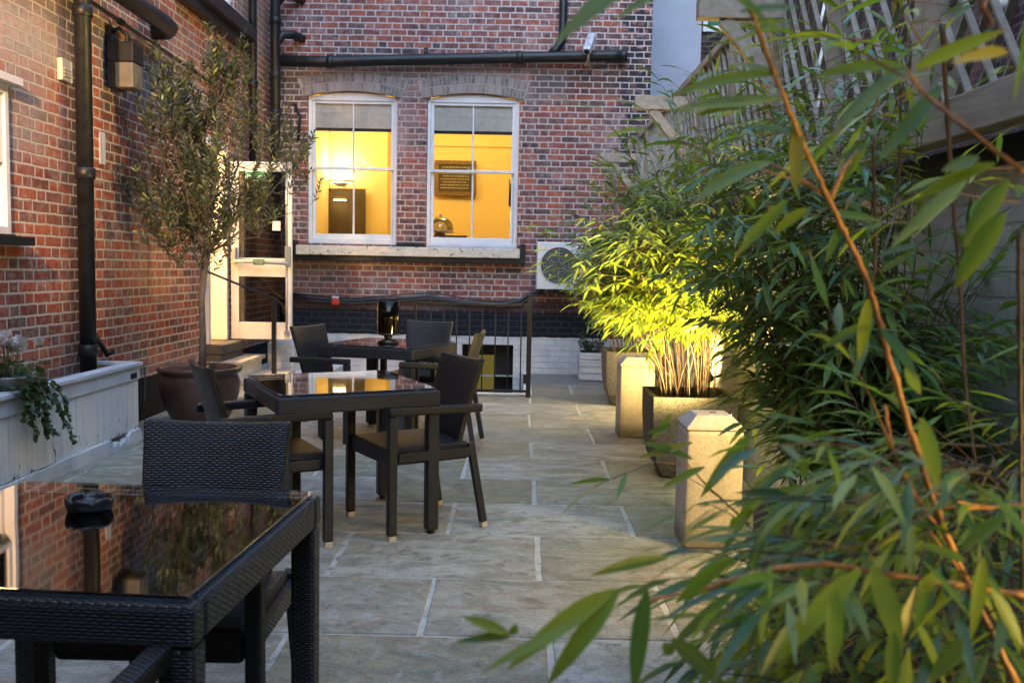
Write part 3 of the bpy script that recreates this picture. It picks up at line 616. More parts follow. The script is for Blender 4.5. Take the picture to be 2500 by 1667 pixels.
for (pa, pb, py, nm) in ((826, 891, 573, 'dark chair back rising above the sill of the left lit window'), (1073, 1140, 574, 'dark chair back rising above the sill of the right lit window')):
    a, b = atY(pa, py, 12.7), atY(pb, py, 12.7); T = thing('dining_chair', nm, 'chair', ((a.x+b.x)/2, 12.7, .62)); w = (b.x-a.x)/2; h = a.z-.62
    m = M(); m.bb(-w, w, -.015, .015, h-.05, h); m.bb(-w, -w+.03, -.015, .015, .0, h-.05); m.bb(w-.03, w, -.015, .015, .0, h-.05); m.bb(-w+.03, w-.03, -.01, .01, h-.3, h-.24); m.build('backrest', m_darkwood, T, bevel=.008)
    m = M(); m.bb(-w, w, .016, .42, .42, .46); m.build('seat', m_darkwood, T, bevel=.01); 
    for sx_ in (-1, 1): m = M(); m.bb(sx_*(w-.02)-.017, sx_*(w-.02)+.017, .38, .415, 0, .419); m.build('leg', m_darkwood, T)
a = atY(1248, 470, 13.6)
T = thing('floor_lamp', 'slim dark and silver stand at the right edge of the right lit window', 'lamp', (a.x, 13.6, .62))
m = M(); m.tube([(0, 0, .0), (0, 0, a.z-.62-.2)], .014, 8); m.lathe((0, 0, 0), [(0, 0), (.14, 0), (.14, .02), (0, .03)], 20); m.build('pole', m_silver, T); m = M(); m.tube([(0, 0, a.z-.62-.2), (0, 0, a.z-.62+.2)], .035, 12); m.build('head', m_cap_black, T)

# ------------------------------------------------------------------ buildings beyond on the right
PB = thing('rendered_building', 'tall pale grey rendered building seen past the right corner of the brick wall', 'building')
a, b = atY(1688, 20, 14.5), atY(1800, 76, 14.5)
m = wall(14.5, 'y', 1.61, 2.72, -.1, 9.5, [], .3, -1); m.build('wall', m_render, PB)
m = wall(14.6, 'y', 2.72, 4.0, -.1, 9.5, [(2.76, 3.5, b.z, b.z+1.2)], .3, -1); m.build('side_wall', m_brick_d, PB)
m = M(); u0, u1, z0 = 2.76, 3.5, b.z; m.bb(u0, u1, 14.58, 14.68, z0, z0+.09); m.bb(u0, u0+.07, 14.58, 14.68, z0+.09, z0+1.2); m.bb(u1-.07, u1, 14.58, 14.68, z0+.09, z0+1.2); wf = m.build('window', m_white_paint, PB, bevel=.004)
m = M(); m.bb(u0+.07, u1-.07, 14.64, 14.645, z0+.09, z0+1.2); m.build('pane', m_pane, wf); m = M(); m.bb(u0+.07, u1-.07, 14.72, 14.73, z0+.09, z0+1.2); m.build('blind', m_curtain, wf)
NB = thing('brick_building', 'dark sooty brick building standing behind the timber trellis on the right', 'building')
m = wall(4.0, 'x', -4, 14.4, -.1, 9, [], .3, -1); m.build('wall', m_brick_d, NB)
m = M(); q = atX(2012, 150, 3.93); m.tube([(3.9, q.y, 1.5), (3.9, q.y, 8)], .05, 10); tag(m.build('drainpipe', m_white_metal), 'white drainpipe on the dark wall behind the trellis', 'drainpipe')
q = atX(2445, 12, 3.9); m = M(); m.lathe((3.88, q.y, q.z), [(0, -.07), (.09, -.05), (.13, .0), (.09, .05), (0, .07)], 20); tag(m.build('wall_lamp', m_white_metal), 'round white lamp on the dark wall above the trellis, far right', 'lamp')
# right boundary wall
BW = thing('boundary_wall', 'cream painted brick wall behind the bamboo on the right', 'wall')
m = M(); m.bb(1.5, 1.8, -3.8, 11.8, -.05, 1.70); m.build('wall', m_white_brick, BW)
m = M(); m.bb(1.53, 1.78, -3.8, 11.78, 1.702, 1.80); m.build('black_strip', m_dark, BW)  # black strip filling the gap between wall top and timber beam
# trellis fence
TF = thing('trellis_fence', 'weathered timber trellis fence on top of the cream wall, with lattice, posts and jutting arms', 'fence')
m = M(); m.bb(1.40, 1.485, -1.5, 11.7, 1.802, 1.935); m.build('base_beam', m_wood, TF, bevel=.005)
m = M(); m.bb(1.425, 1.52, -1.5, 11.7, 2.975, 3.03); m.build('top_rail', m_wood, TF, bevel=.004)
posts = [-.8, .2, 1.25, 2.29, 3.33, 4.375, 5.43, 6.48, 7.55, 8.62, 9.7, 10.75, 11.6]
for i, y in enumerate(posts):
    m = M(); m.bb(1.42, 1.515, y-.048, y+.048, 1.938, 2.972)
    if i % 4 == 0: m.bb(1.42, 1.515, y+.052, y+.13, 1.938, 2.972)
    m.build('post', m_wood, TF, bevel=.004)
for y0, y1 in zip(posts, posts[1:]):
    a0, a1, z0, z1 = y0+.05, y1-.05, 1.94, 2.97; m = M()
    for dirn, xx in ((1, 1.452), (-1, 1.478)):
        c = -2.0
        while c < 4:
            # line y = a0 + c + dirn*(z-z0)
            pts = []
            for z in (z0, z1):
                y = a0+c+dirn*(z-z0)*.75
                pts.append((y, z))
            (ya, za), (yb, zb) = pts
            def clip(ya, za, yb, zb):
                t0, t1 = 0., 1.; dy = yb-ya
                for lo, sg in ((a0, 1), (a1, -1)):
                    if dy == 0: continue
                    tt = (lo-ya)/dy
                    if sg*dy > 0: t0 = max(t0, tt)
                    else: t1 = min(t1, tt)
                return None if t1-t0 < .02 else ((ya+dy*t0, za+(zb-za)*t0), (ya+dy*t1, za+(zb-za)*t1))
            r = clip(ya, za, yb, zb)
            if r: m.bar((xx, *r[0]), (xx, *r[1]), .009, .024, (1, 0, 0))
            c += .16
    m.build('lattice_panel', m_wood, TF)
for i, (y, z) in enumerate(((5.2, 2.78), (7.98, 2.76), (11.35, 2.70))):
    m = M(); m.bb(.95, 1.418, y-.045, y+.045, z-.045, z+.065); a = m.build('arm', m_wood, TF, bevel=.004)
    m = M(); m.bar((1.10, y, z-.05), (1.40, y, z-.40), .075, .06, (0, 1, 0)); m.build('brace', m_wood, a, bevel=.003)
    m = M(); m.bb(1.422, 1.50, y-.05, y+.05, z-.6, z+.1); 

RB = thing('rendered_building', 'unseen rear building added behind the camera to block sky reflections', 'building')
m = wall(-4.0, 'y', -3.2, 4.0, -.1, 8, [], .3, 1); m.build('wall', m_brick_d, RB)  # added out of view; keeps bright horizon sky from reflecting in the panes
# ------------------------------------------------------------------ lightwell, railing, steps
LW = thing('lightwell', 'white painted basement lightwell with kerb in front of the back wall', 'lightwell')
m = M()
m.face([(-1.9, 9.74, -1.2), (.1, 9.74, -1.2), (.1, 11.8, -1.2), (-1.9, 11.8, -1.2)])
m.face([(-1.9, 9.74, -1.2), (-1.9, 11.8, -1.2), (-1.9, 11.8, -.006), (-1.9, 9.74, -.006)]); m.face([(.1, 9.74, -1.2), (.1, 11.8, -1.2), (.1, 11.8, -.006), (.1, 9.74, -.006)]); m.face([(-1.9, 9.74, -1.2), (.1, 9.74, -1.2), (.1, 9.74, -.006), (-1.9, 9.74, -.006)])
m.build('well_wall', m_lime, LW, fixn=False)
m = M(); m.bb(-.72, .13, 9.70, 9.79, -.1, .025); m.bb(.07, .16, 9.79, 11.79, -.1, .02); m.build('kerb', m_lime, LW, bevel=.006)
m = M(); m.bb(-1.99, -1.87, 9.79, 11.79, -.1, .02); m.bb(-1.99, -.73, 9.70, 9.788, -.1, .024); m.build('kerb', m_lime, LW, bevel=.006)
RG = thing('iron_railing', 'black iron railing with thin bars guarding the lightwell', 'railing', (0, 9.62, 0))
def rail_bar(u, z0, z1, nm='bar', r=.0075):
    m = M(); m.tube([(u, 0, z0), (u, 0, z1)], r, 8); return m.build(nm, m_black_iron, RG)
m = M(); m.bb(.09, .14, -.025, .025, 0, 1.06); m.lathe((.115, 0, 1.06), [(.03, 0), (.035, .015), (.02, .03), (0, .05)], 12); m.build('post', m_black_iron, RG, bevel=.004)
m = M(); m.bb(-1.09, -1.07, -.01, .01, 0, .98); m.build('post', m_black_iron, RG, bevel=.002)
m = M(); m.bb(-1.07, .09, -.012, .012, .955, .98); m.build('top_rail', m_black_iron, RG, bevel=.002)
m = M(); m.bb(-1.07, .09, -.012, .012, .055, .08); m.build('bottom_rail', m_black_iron, RG, bevel=.002)
m = M(); m.box((.085, -.03, .2), (.05, .03, .1)); m.box((.085, -.03, .95), (.05, .03, .08)); m.build('hinge', m_black_iron, RG)
u = .03
while u > -1.05: rail_bar(u, .08, .955); u -= .135
ST = thing('stone_steps', 'pale stone steps with overhanging treads leading up to the open door', 'steps')
for (x1, y0, y1, z) in ((-2.82, 9.2, 10.25, .345), (-2.50, 9.2, 10.3, .172)):
    m = M(); m.bb(-3.19, x1, y0, y1, z-.045, z); m.build('tread', m_stone, ST, bevel=.008)
    m = M(); m.bb(-3.18, x1-.04, y0+.03, y1-.03, .001 if z < .2 else .174, z-.047); m.build('riser', m_lime, ST)
m = M(); m.bb(-3.19, -2.2, 10.32, 11.79, .001, .10); m.bb(-2.9, -2.6, 10.6, 11.79, .101, .45); tag(m.build('low_plinth', m_lime, bevel=.01), 'low white painted ledge behind the steps below the open door', 'ledge')
HR = thing('handrail', 'thin black iron handrail sloping from the brick wall to a post on the steps', 'handrail')
m = M(); m.bb(-2.645, -2.60, 9.83, 9.875, .173, .96); m.build('post', m_black_iron, HR, bevel=.003)
m = M(); m.tube([(-3.2, 9.30, 1.28), (-2.62, 9.85, .975), (-2.56, 9.90, .93), (-2.53, 9.93, .87), (-2.54, 9.92, .82)], .013, 8); m.build('rail', m_black_iron, HR)

# ------------------------------------------------------------------ pipes, lamps and fittings on walls
def pipe(name, pts, r, label, collars=(), mat=None, cat='drainpipe', dirz=(0, 0, 1)):
    T = thing(name, label, cat); m = M(); m.tube(pts, r, 16); m.build('pipe', mat or m_black_iron, T)
    for p in collars:
        c = M(); p, d = p; p = Vector(p); d = Vector(d); c.tube([p-d*.04, p-d*.035, p+d*.035, p+d*.04], [r+.004, r+.011, r+.011, r+.004], 16); c.build('collar', mat or m_black_iron, T)
    return T
P = atX(208, 830, -3.02)
pipe('drainpipe', [(-3.03, 6.45, .52), (-3.03, 6.45, 9)], .056, 'thick black drainpipe down the left brick wall into the white planter', [((-3.03, 6.45, .72), (0, 0, 1)), ((-3.03, 6.45, 1.95), (0, 0, 1)), ((-3.03, 6.45, 3.05), (0, 0, 1))])
pipe('soil_pipe', [(-3.02, 2.5, 3.34), (-3.02, 7.9, 3.34), (-3.03, 8.02, 3.335), (-3.08, 8.1, 3.33), (-3.2, 8.12, 3.33)], .075, 'fat black pipe running high along the left wall and turning into the brick')
pipe('cable_pipe', [(-3.165, 4.0, 3.30), (-3.165, 6.4, 3.24), (-3.175, 10.4, 3.15)], .016, 'thin black cable clipped along the left wall above the olive tree', [((-3.168, y, 3.24-.0225*(y-6.4)), (0, 1, 0)) for y in (7.4, 8.1, 8.9)], cat='cable')
pipe('drainpipe', [(-3.1, 10.75, .6), (-3.1, 10.75, 9)], .047, 'slim black drainpipe on the left wall just before the corner', [((-3.1, 10.75, z), (0, 0, 1)) for z in (1.9, 3.4, 4.6)])
T = pipe('drainpipe', [(-3.04, 11.5, .6), (-3.04, 11.5, 9)], .062, 'black drainpipe with side branches in the corner of the yard', [((-3.04, 11.5, z), (0, 0, 1)) for z in (2.4, 3.2, 3.65, 4.3)])
for z in (4.15, 4.62):
    m = M(); m.tube([(-3.04, 11.5, z-.12), (-2.96, 11.55, z), (-2.86, 11.62, z+.02), (-2.78, 11.80, z+.02)], .055, 12); m.build('branch', m_black_iron, T)
T = pipe('soil_pipe', [(-3.0, 11.55, 3.84), (-2.5, 11.66, 3.86), (-1.5, 11.68, 3.905), (0, 11.68, 3.96), (1.1, 11.68, 4.0), (1.28, 11.69, 4.005)], .068, 'long black pipe running across the back wall above the two lit windows', [((1.24, 11.69, 4.003), (1, 0, .03)), ((-.05, 11.68, 3.958), (1, 0, .03)), ((-2.4, 11.66, 3.863), (1, 0, .03))])
m = M(); m.tube([(.30, 11.68, 3.98), (.40, 11.68, 4.06), (.47, 11.69, 4.16), (.48, 11.70, 4.3), (.48, 11.70, 9)], .052, 14); m.build('riser_pipe', m_black_iron, T)
m = M(); m.bb(-1.24, -1.19, 11.69, 11.75, 4.0, 4.06); m.build('bracket', m_black_iron, T)
pipe('cable_pipe', [(-2.86, 11.75, 3.35), (-2.80, 11.76, 3.2), (-2.82, 11.76, 2.9)], .018, 'short curved black pipe stub on the back wall beside the left lit window', cat='pipe')
# cables along the base of the back wall
pts = [atY(px, py, 11.74) for px, py in ((700, 720), (760, 728), (860, 733), (960, 728), (1050, 722), (1150, 736), (1215, 742), (1270, 735), (1300, 716), (1345, 706), (1400, 712))]
m = M()
for k, (dz, rr) in enumerate(((0, .02), (-.035, .014), (.03, .009))): m.tube([p+Vector((0, -.004*k, dz+random.uniform(-.012, .012))) for p in pts], rr, 8)
tag(m.build('cable_bundle', simple('black_cable', (.018, .019, .024), .35)), 'bundle of black cables sagging along the base of the back wall', 'cable')
a = atY(818, 735, 11.7); T = thing('alarm_sounder', 'small red alarm box on the dark base of the back wall', 'alarm', (a.x, 11.72, a.z))
m = M(); m.bb(-.05, .05, -.02, .07, -.05, .03); m.build('body', m_red, T, bevel=.012); m = M(); m.bb(-.045, .045, -.025, .07, .032, .06); m.build('cap', m_silver, T, bevel=.01)
# outdoor wall lamps
def box_lantern(loc, label, on=False):
    T = thing('wall_lantern', label, 'lamp', loc)
    m = M(); m.bb(-.15, -.11, -.05, .05, .02, .28); m.tube([(-.12, 0, .24), (-.06, 0, .27), (.0, 0, .22), (.0, 0, .14)], .018, 8); m.build('arm', m_black_iron, T, bevel=.004)
    m = M(); m.prism([(-.115, -.10), (.085, -.10), (.085, .10), (-.115, .10)], .0, .15); m.bb(-.115, -.06, -.10, .10, -.20, -.001); m.build('housing', m_black_iron, T, bevel=.008)
    m = M(); m.bb(-.058, .08, -.095, .095, -.19, -.003); m.build('diffuser', m_lamp if on else simple('frosted_diffuser', (.15, .135, .11), .5), T, bevel=.006); return T
box_lantern((-3.05, 7.22, 2.86), 'black box lantern with frosted panel on the left wall behind the drainpipe')
T = thing('vent_box', 'small cream plastic box on the left wall near the drainpipe', 'vent'); a = atX(150, 148, -3.17); b = atX(176, 205, -3.17)
m = M(); m.bb(-3.2, -3.165, a.y, b.y, b.z+.0, a.z+.02); m.build('body', m_cream, T, bevel=.004)
m = M(); [m.bb(-3.166, -3.160, a.y+.02, b.y-.02, b.z+.03+k*.022, b.z+.04+k*.022) for k in range(3)]; m.build('louvre', m_cream, T)
a = atX(247, 330, -3.19); m = M(); m.bb(-3.2, -3.17, a.y-.02, a.y+.03, a.z-.22, a.z+.02); tag(m.build('conduit', m_white_metal, bevel=.004), 'short white strip on the left wall hidden behind the drainpipe', 'conduit')
m = M(); m.tube([(-3.10, 7.0, .66), (-3.16, 7.05, .62), (-3.19, 6.82, .86)][::-1], .02, 8); tag(m.build('pipe_stub', m_black_iron), 'short slanting black pipe between the drainpipe foot and the wall', 'pipe')
# security camera
a = atY(1438, 110, 11.5); T = thing('security_camera', 'silver security camera aimed down on the back wall above the long pipe', 'camera', tuple(a))
q0, q1 = Vector((-.035, -.14, -.115)), Vector((.045, .10, .13))
m = M(); m.bar(q0, q1, .10, .09, (0, 0, 1)); m.build('housing', m_silver, T, bevel=.02, seg=3)
m = M(); dd = (q1-q0).normalized(); m.tube([q0-dd*.006, q0+dd*.01], .035, 14); m.build('lens', m_cap_black, T)
m = M(); m.tube([(0, 0, -.02), (0, .06, -.16), (0, .28, -.16)], .016, 8); m.lathe((.0, .27, -.16), [(0, -.04), (.04, -.03), (.04, .03), (0, .04)], 12); m.build('bracket', m_cream, T)
# air conditioner
AC = thing('air_conditioner', 'white air conditioning unit on the back wall behind the lit bamboo', 'air conditioner', (.21, 11.42, 1.10))
m = M(); m.bb(0, .82, 0, .30, 0, .585)
acb = m.build('casing', m_white_metal, AC, bevel=.012)
m = M(); m.tube([(.275, -.004, .30), (.275, .004, .30)], .222, 40); m.build('fan_recess', simple('fan_dark', (.04, .045, .06), .6), AC)
m = M()
for k in range(6):
    an = R(90+60*k); m.bar((.275+.05*math.cos(an), -.010, .30+.05*math.sin(an)), (.275+.222*math.cos(an), -.010, .30+.222*math.sin(an)), .006, .004, (0, 1, 0))
for rr in (.05, .085, .12, .155, .19, .222): m.tube([(.275+rr*math.cos(R(a_)), -.010, .30+rr*math.sin(R(a_))) for a_ in range(0, 361, 12)], .0022 if rr < .2 else .005, 6)
m.build('fan_guard', m_grey_metal, AC)
m = M(); m.bb(.60, .76, -.004, .0, .10, .48); m.build('side_grille', simple('ac_blue_panel', (.30, .36, .44), .5), AC)
m = M(); m.bb(.1, .14, .02, .38, -.05, -.002); m.bb(.68, .72, .02, .38, -.05, -.002); m.build('bracket', m_black_iron, AC)
# little white box planter at the back wall
T = thing('box_planter', 'small white slatted box planter with a low dark shrub by the back wall', 'planter', (.93, 11.35, 0))
m = M(); w = .18
for k in range(4): m.bb(-w, w, -w, w, .01+k*.085, .088+k*.085)
m.build('box', m_lime, T, bevel=.006)
m = M(); m.bb(-w+.02, w-.02, -w+.02, w-.02, .34, .352); m.build('soil', m_soil, T)

# ------------------------------------------------------------------ leaves
def leaf(m, p, d, L, W, nrm, droop=.3, nseg=3, fold=.18):
    """lance leaf: base p, direction d, curved down"""
    d = d.normalized(); s_ = d.cross(nrm)
    if s_.length < 1e-3: s_ = Vector((1, 0, 0))
    s_.normalize(); nn = s_.cross(d)
    prof = [.22, .78, 1.0, .97, .80, .48, 0.0] if nseg == 4 else [.15, 1.0, .8, 0.]
    mid, lf, rt = [], [], []
    N = len(prof); q = Vector(p)
    tw_ = random.uniform(-.25, .25)
    for i in range(N):
        t_ = i/(N-1); dv = (d+Vector((0, 0, -droop*t_*1.5))+s_*tw_*t_*.6).normalized()
        if i: q = q+dv*(L/(N-1))
        w = W/2*prof[i]
        mid.append(m.bm.verts.new(q)); 
        if prof[i] > 0: lf.append(m.bm.verts.new(q+s_*w+nn*w*fold)); rt.append(m.bm.verts.new(q-s_*w+nn*w*fold))
        else: lf.append(mid[-1]); rt.append(mid[-1])
    for i in range(N-1):
        for side, sg in ((lf, 1), (rt, -1)):
            vs = [mid[i], mid[i+1], side[i+1], side[i]] if side[i+1] is not mid[i+1] else [mid[i], mid[i+1], side[i]]
            if sg < 0: vs = vs[::-1]
            f = m.bm.faces.new(vs); f.smooth = True
            for l in f.loops:
                v = l.vert; j = mid.index(v) if v in mid else (lf.index(v) if v in lf else rt.index(v)); l[m.uv].uv = (0 if v in mid else sg*.5, j/(N-1))
def rv(a=1.): return Vector((random.gauss(0, a), random.gauss(0, a), random.gauss(0, a)))

def spray(m, tw, p, d, n, L, W, rtw=.0015, droop=.35, bend=.15):
    """a leafy twig from p along d with n leaves"""
    pts = [Vector(p)]; dd = d.normalized(); seg = L*.55
    for i in range(n):
        dd = (dd+Vector((0, 0, -bend*.5))+rv(.08)).normalized(); pts.append(pts[-1]+dd*seg*(.75 if i else 1.2))
    tw.tube(pts, [rtw*(1-.6*i/n) for i in range(n+1)], 4, caps=False)
    up = Vector((0, 0, 1)); sd = dd.cross(up); sd = sd.normalized() if sd.length > .01 else Vector((1, 0, 0))
    for i, q in enumerate(pts[1:]):
        sg = 1 if i % 2 else -1; dl = (dd*.75+sd*sg*random.uniform(.35, .8)+rv(.16)).normalized() if i < n-1 else dd
        leaf(m, q, dl, L*random.uniform(.75, 1.2), W*random.uniform(.8, 1.15), (up+rv(.35)).normalized(), droop*random.uniform(.4, 1.6))
def clamp_in(p, lim):
    return lim is None or lim(p)
def bamboo(name, label, base, ncane, hgt, spread, Lf, Wf, seed, lean=(0, 0), baser=.2, z0=.5, twigs=2, nl=5, zlo=.35, lim=None, canemat=None, leafmat=None, cr=.004, step=.13, grp='bamboo plants in the planters'):
    random.seed(seed); T = thing(name, label, 'bamboo', tuple(base), 0, grp)
    cm, lm = M(), M()
    for c in range(ncane):
        a = random.uniform(0, 2*PI); r0 = baser*math.sqrt(random.random()); r1 = spread*math.sqrt(random.uniform(.02, 1)); h = hgt*random.uniform(.6, 1.)*(1-.25*(r1/spread)**2)
        b0 = Vector((r0*math.cos(a), r0*math.sin(a), z0-.02)); a2 = a+random.gauss(0, .5)
        tip = Vector((r1*math.cos(a2)+lean[0], r1*math.sin(a2)+lean[1], h))
        n = max(6, int((h-z0)/.1)); pts = []
        for i in range(n+1):
            u = i/n; o = u**1.7; pts.append(Vector((b0.x+(tip.x-b0.x)*o, b0.y+(tip.y-b0.y)*o, b0.z+(tip.z-b0.z)*(u-.12*u**3)/.88))+rv(.006)*u)
        W0 = Vector(base)
        if lim:
            k = 0
            while k < len(pts) and lim(W0+pts[k]): k += 1
            pts = pts[:k]
            if len(pts) < 4: continue
        n = len(pts)-1
        cm.tube(pts, [cr*(1-.75*i/n) for i in range(n+1)], 5, caps=False)
        Ltot = sum((pts[i+1]-pts[i]).length for i in range(n)); acc = 0; nxt = random.uniform(.0, step)
        for i in range(n):
            acc += (pts[i+1]-pts[i]).length
            if pts[i].z < z0+zlo*(hgt-z0): continue
            while acc > nxt:
                nxt += step; d0 = (pts[i+1]-pts[i]).normalized()
                if acc-nxt > .3: nxt = acc
                for k in range(twigs):
                    aa = random.uniform(0, 2*PI); out = Vector((math.cos(aa), math.sin(aa), random.uniform(-.1, .6)))+Vector((pts[i].x, pts[i].y, 0))*.8
                    tp = [pts[i].lerp(pts[i+1], random.random())]; dv = out.normalized(); ln = random.uniform(.05, .22)
                    e = tp[0]+dv*ln; 
                    if not clamp_in(W0+e+dv*.32, lim): continue
                    cm.tube([tp[0], e], [.0014, .001], 4, caps=False); spray(lm, cm, e, dv, random.randint(nl-2, nl+1), Lf, Wf)
        if clamp_in(W0+pts[-1], lim): spray(lm, cm, pts[-1], (pts[-1]-pts[-2]), nl, Lf, Wf)
    cm.build('canes', canemat or m_cane, T, fixn=False); lm.build('foliage', leafmat or m_bam, T, fixn=False)
    return T
inwall = lambda p: p.x < 1.47
lim2 = lambda p: (p.x < 1.50 and p.z < .75 and abs(p.x-1.1) < .35 and abs(p.y-6.12) < .35) or p.x < 1.50 and p.x > .28 and max(.70, 1.32-(p.x-.25)*.95) < p.z and p.z < 1.48+(p.x-.25)*1.0
lim3 = lambda p: p.x < 1.47 and p.x > .62 and p.z > .6-max(0, .45-abs(p.x-1.1))*2 and p.z < 2.0
lim0 = lambda p: p.x < 1.50 and not (p.z > 1.30 and p.x/p.y > .43) and p.x > (.88 if p.z < .95 else .72 if p.z < 1.25 else .5)
# planters
def planter(y, label):
    T = thing('planter', label, 'planter', (1.145, y, 0), 0, 'dark square planters along the right wall')
    m = M(); pr = [(.15, 0), (.19, .02), (.245, .12), (.268, .24), (.277, .40), (.28, .55), (.245, .55), (.24, .40), (.2, .38)]
    m.lathe((0, 0, 0), pr, 48, sq=22, smooth=False); m.build('shell', m_agg, T, bevel=.0)
    m = M(); m.box((0, 0, .46), (.47, .47, .04)); m.build('soil', m_soil, T)
    return T
PL = planter(3.06, 'dark square planter nearest the camera, beside the closest pale bollard')
planter(6.12, 'dark square planter with gold lit front behind the closest pale bollard'); planter(9.32, 'farthest dark square planter, behind the second pale bollard'); planter(1.25, 'dark square planter at the right frame edge under the foreground bamboo')
def bollard(y, label):
    T = thing('bollard_light', label, 'bollard', (.965, y, 0), 0, 'pale stone bollards along the planters')
    m = M(); m.bb(-.14, .14, -.14, .14, 0, .585); m.build('body', m_bollard, T, bevel=.018, seg=3)
    m = M(); zz = [(.14, .588), (.14, .60), (.085, .655)]; pr = []
    for (w, z) in zz: pr.append([m.bm.verts.new((sx_*w, sy_*w, z)) for sx_, sy_ in ((-1, -1), (1, -1), (1, 1), (-1, 1))])
    for a_, b_ in zip(pr, pr[1:]):
        for k in range(4): m.bm.faces.new((a_[k], a_[(k+1) % 4], b_[(k+1) % 4], b_[k]))
    m.bm.faces.new(pr[0][::-1]); m.bm.faces.new(pr[-1]); m.build('cap', m_bollard, T, bevel=.003)
    m = M(); m.box((0.01, 0, .656), (.03, .012, .004)); m.build('slot', m_dark, T)
    return T
bollard(4.55, 'closest pale stone bollard with chamfered cap, in front of the gold lit planter'); bollard(7.50, 'second pale stone bollard, farther back by the brightly lit bamboo')

bamboo('bamboo', 'green bamboo bush in the planter nearest the camera, leaning over the closest bollard', (1.12, 3.06, 0), 75, 2.15, .72, .11, .018, 21, lean=(.0, .1), baser=.2, z0=.48, zlo=.10, lim=lim0, canemat=m_canek, twigs=3, step=.1)
bamboo('bamboo', 'bamboo bush glowing yellow green under a spotlight in the second planter', (1.12, 6.12, 0), 95, 2.5, 1.0, .11, .018, 22, lean=(-.15, 0), baser=.2, z0=.48, zlo=.2, lim=lim2, twigs=3, step=.09, canemat=m_canek)
bamboo('bamboo', 'farthest bamboo bush, dark against the back wall beneath the air conditioner', (1.12, 9.32, 0), 45, 2.2, .95, .10, .016, 23, lean=(-.1, 0), baser=.18, z0=.48, zlo=.15, lim=lim3, canemat=m_canek)

# foreground bamboo: canes placed where they stand in front of the camera
def fg_lim(p):
    if p.x > 1.47 or p.y < .45: return False
    d = p.y; px = 1265+2250*p.x/d
    return True
FG = bamboo('bamboo', 'blurred foreground bamboo with large leaves at the right edge of the view', (1.12, 1.3, 0), 34, 1.45, .62, .10, .014, 31, lean=(.0, .1), baser=.2, z0=.48, zlo=.05, lim=lambda p: p.x < 1.47 and p.y > .75 and p.x/max(p.y, .1) > .40 and p.z < 1.30, leafmat=m_bamf, canemat=m_canek, step=.12)
random.seed(77)
cm, lm, dk, lm2, cm2 = M(), M(), M(), M(), M()
def pxp(px, py, d):
    r = ray(px, py); return Vector((0, 0, H))+r*(d/r.y)
def cane_px(mm, pts, r, n=5):
    P_ = [pxp(*p)-Vector(FG.location) for p in pts]; out = []
    for i in range(len(P_)-1):
        for k in range(4):
            t_ = k/4; out.append(P_[i].lerp(P_[i+1], t_))
    out.append(P_[-1]); 
    for _ in range(2): out = [out[0]]+[(out[i-1]+out[i]*2+out[i+1])/4 for i in range(1, len(out)-1)]+[out[-1]]
    fine = []
    for i in range(len(out)-1):
        for k in range(3): fine.append(out[i].lerp(out[i+1], k/3)+rv(.0005))
    out = fine+[out[-1]]
    c_ = M(); c_.tube(out, [r*(1-.45*i/len(out))*(1.16 if i % 8 == 0 else .88+.06*math.sin(i*1.7)) for i in range(len(out))], 8, caps=True)
    for i in range(8, len(out)-1, 8):     # dry sheaths and side branchlets at the nodes
        if random.random() < .75:
            d_ = (out[i+1]-out[i]).normalized(); sd_ = Vector((random.uniform(-1, 1), random.uniform(-.4, .4), random.uniform(-.2, .8))).normalized()
            c_.tube([out[i], out[i]+d_*.03+sd_*.012, out[i]+d_*.06+sd_*.05], [r*.5, r*.35, r*.15], 5, caps=False)
            if random.random() < .6: spray(lm, cm, out[i]+d_*.06+sd_*.05, d_*.5+sd_, 3, .085, .012); c_.build('cane', m_caneo if mm is cm else m_canek, FG, fixn=False); return out
def leaf_px(a, b, W=.018, nrm=None, droop=0.12):
    """leaf from pixel a to pixel b with depths"""
    p, q_ = pxp(*a)-Vector(FG.location), pxp(*b)-Vector(FG.location); d = q_-p
    nn = (nrm or Vector((random.uniform(-.4, .4), -1, random.uniform(.1, .9)))).normalized()
    L_ = d.length; dd = d.normalized(); leaf(lm, p, (dd+Vector((0, 0, droop*.75))).normalized(), L_*1.02, W, nn, droop, nseg=4)
# main orange cane from lower right up to the top centre
c1 = cane_px(cm, [(2480, 1667, 1.05), (2320, 1340, 1.08), (2225, 1060, 1.1), (2165, 860, 1.1), (2125, 700, 1.1), (2080, 600, 1.1), (2020, 480, 1.08), (1950, 330, 1.05), (1890, 180, 1.0), (1810, -40, .95)], .0048)
cane_px(cm, [(2125, 700, 1.1), (2075, 590, 1.1), (2050, 520, 1.08)], .006); cane_px(cm, [(2130, 700, 1.1), (2110, 610, 1.12), (2105, 560, 1.12)], .005)
cane_px(cm, [(2020, 480, 1.08), (1960, 440, 1.08), (1880, 400, 1.1)], .003); cane_px(cm, [(2030, 480, 1.08), (2060, 410, 1.08), (2090, 370, 1.1)], .003)
cane_px(cm, [(2210, 1000, 1.1), (2200, 860, 1.15), (2235, 680, 1.2)], .0035)
cane_px(cm, [(2290, 1300, 1.1), (2180, 1120, 1.12), (2160, 990, 1.15)], .0045)
cane_px(cm, [(2500, 1450, 1.0), (2250, 1415, 1.0), (2000, 1370, 1.0), (1850, 1395, 1.0), (1700, 1440, 1.0), (1560, 1470, .98)], .0040)
cane_px(cm, [(2500, 1230, 1.1), (2360, 1240, 1.1), (2280, 1235, 1.1)], .004)
cane_px(cm, [(1830, 1280, 1.6), (1720, 1180, 1.6), (1650, 1100, 1.6)], .0025)
cane_px(cm, [(2500, 420, .9), (2380, 330, .9), (2260, 240, .95), (2210, 165, .95)], .0028)
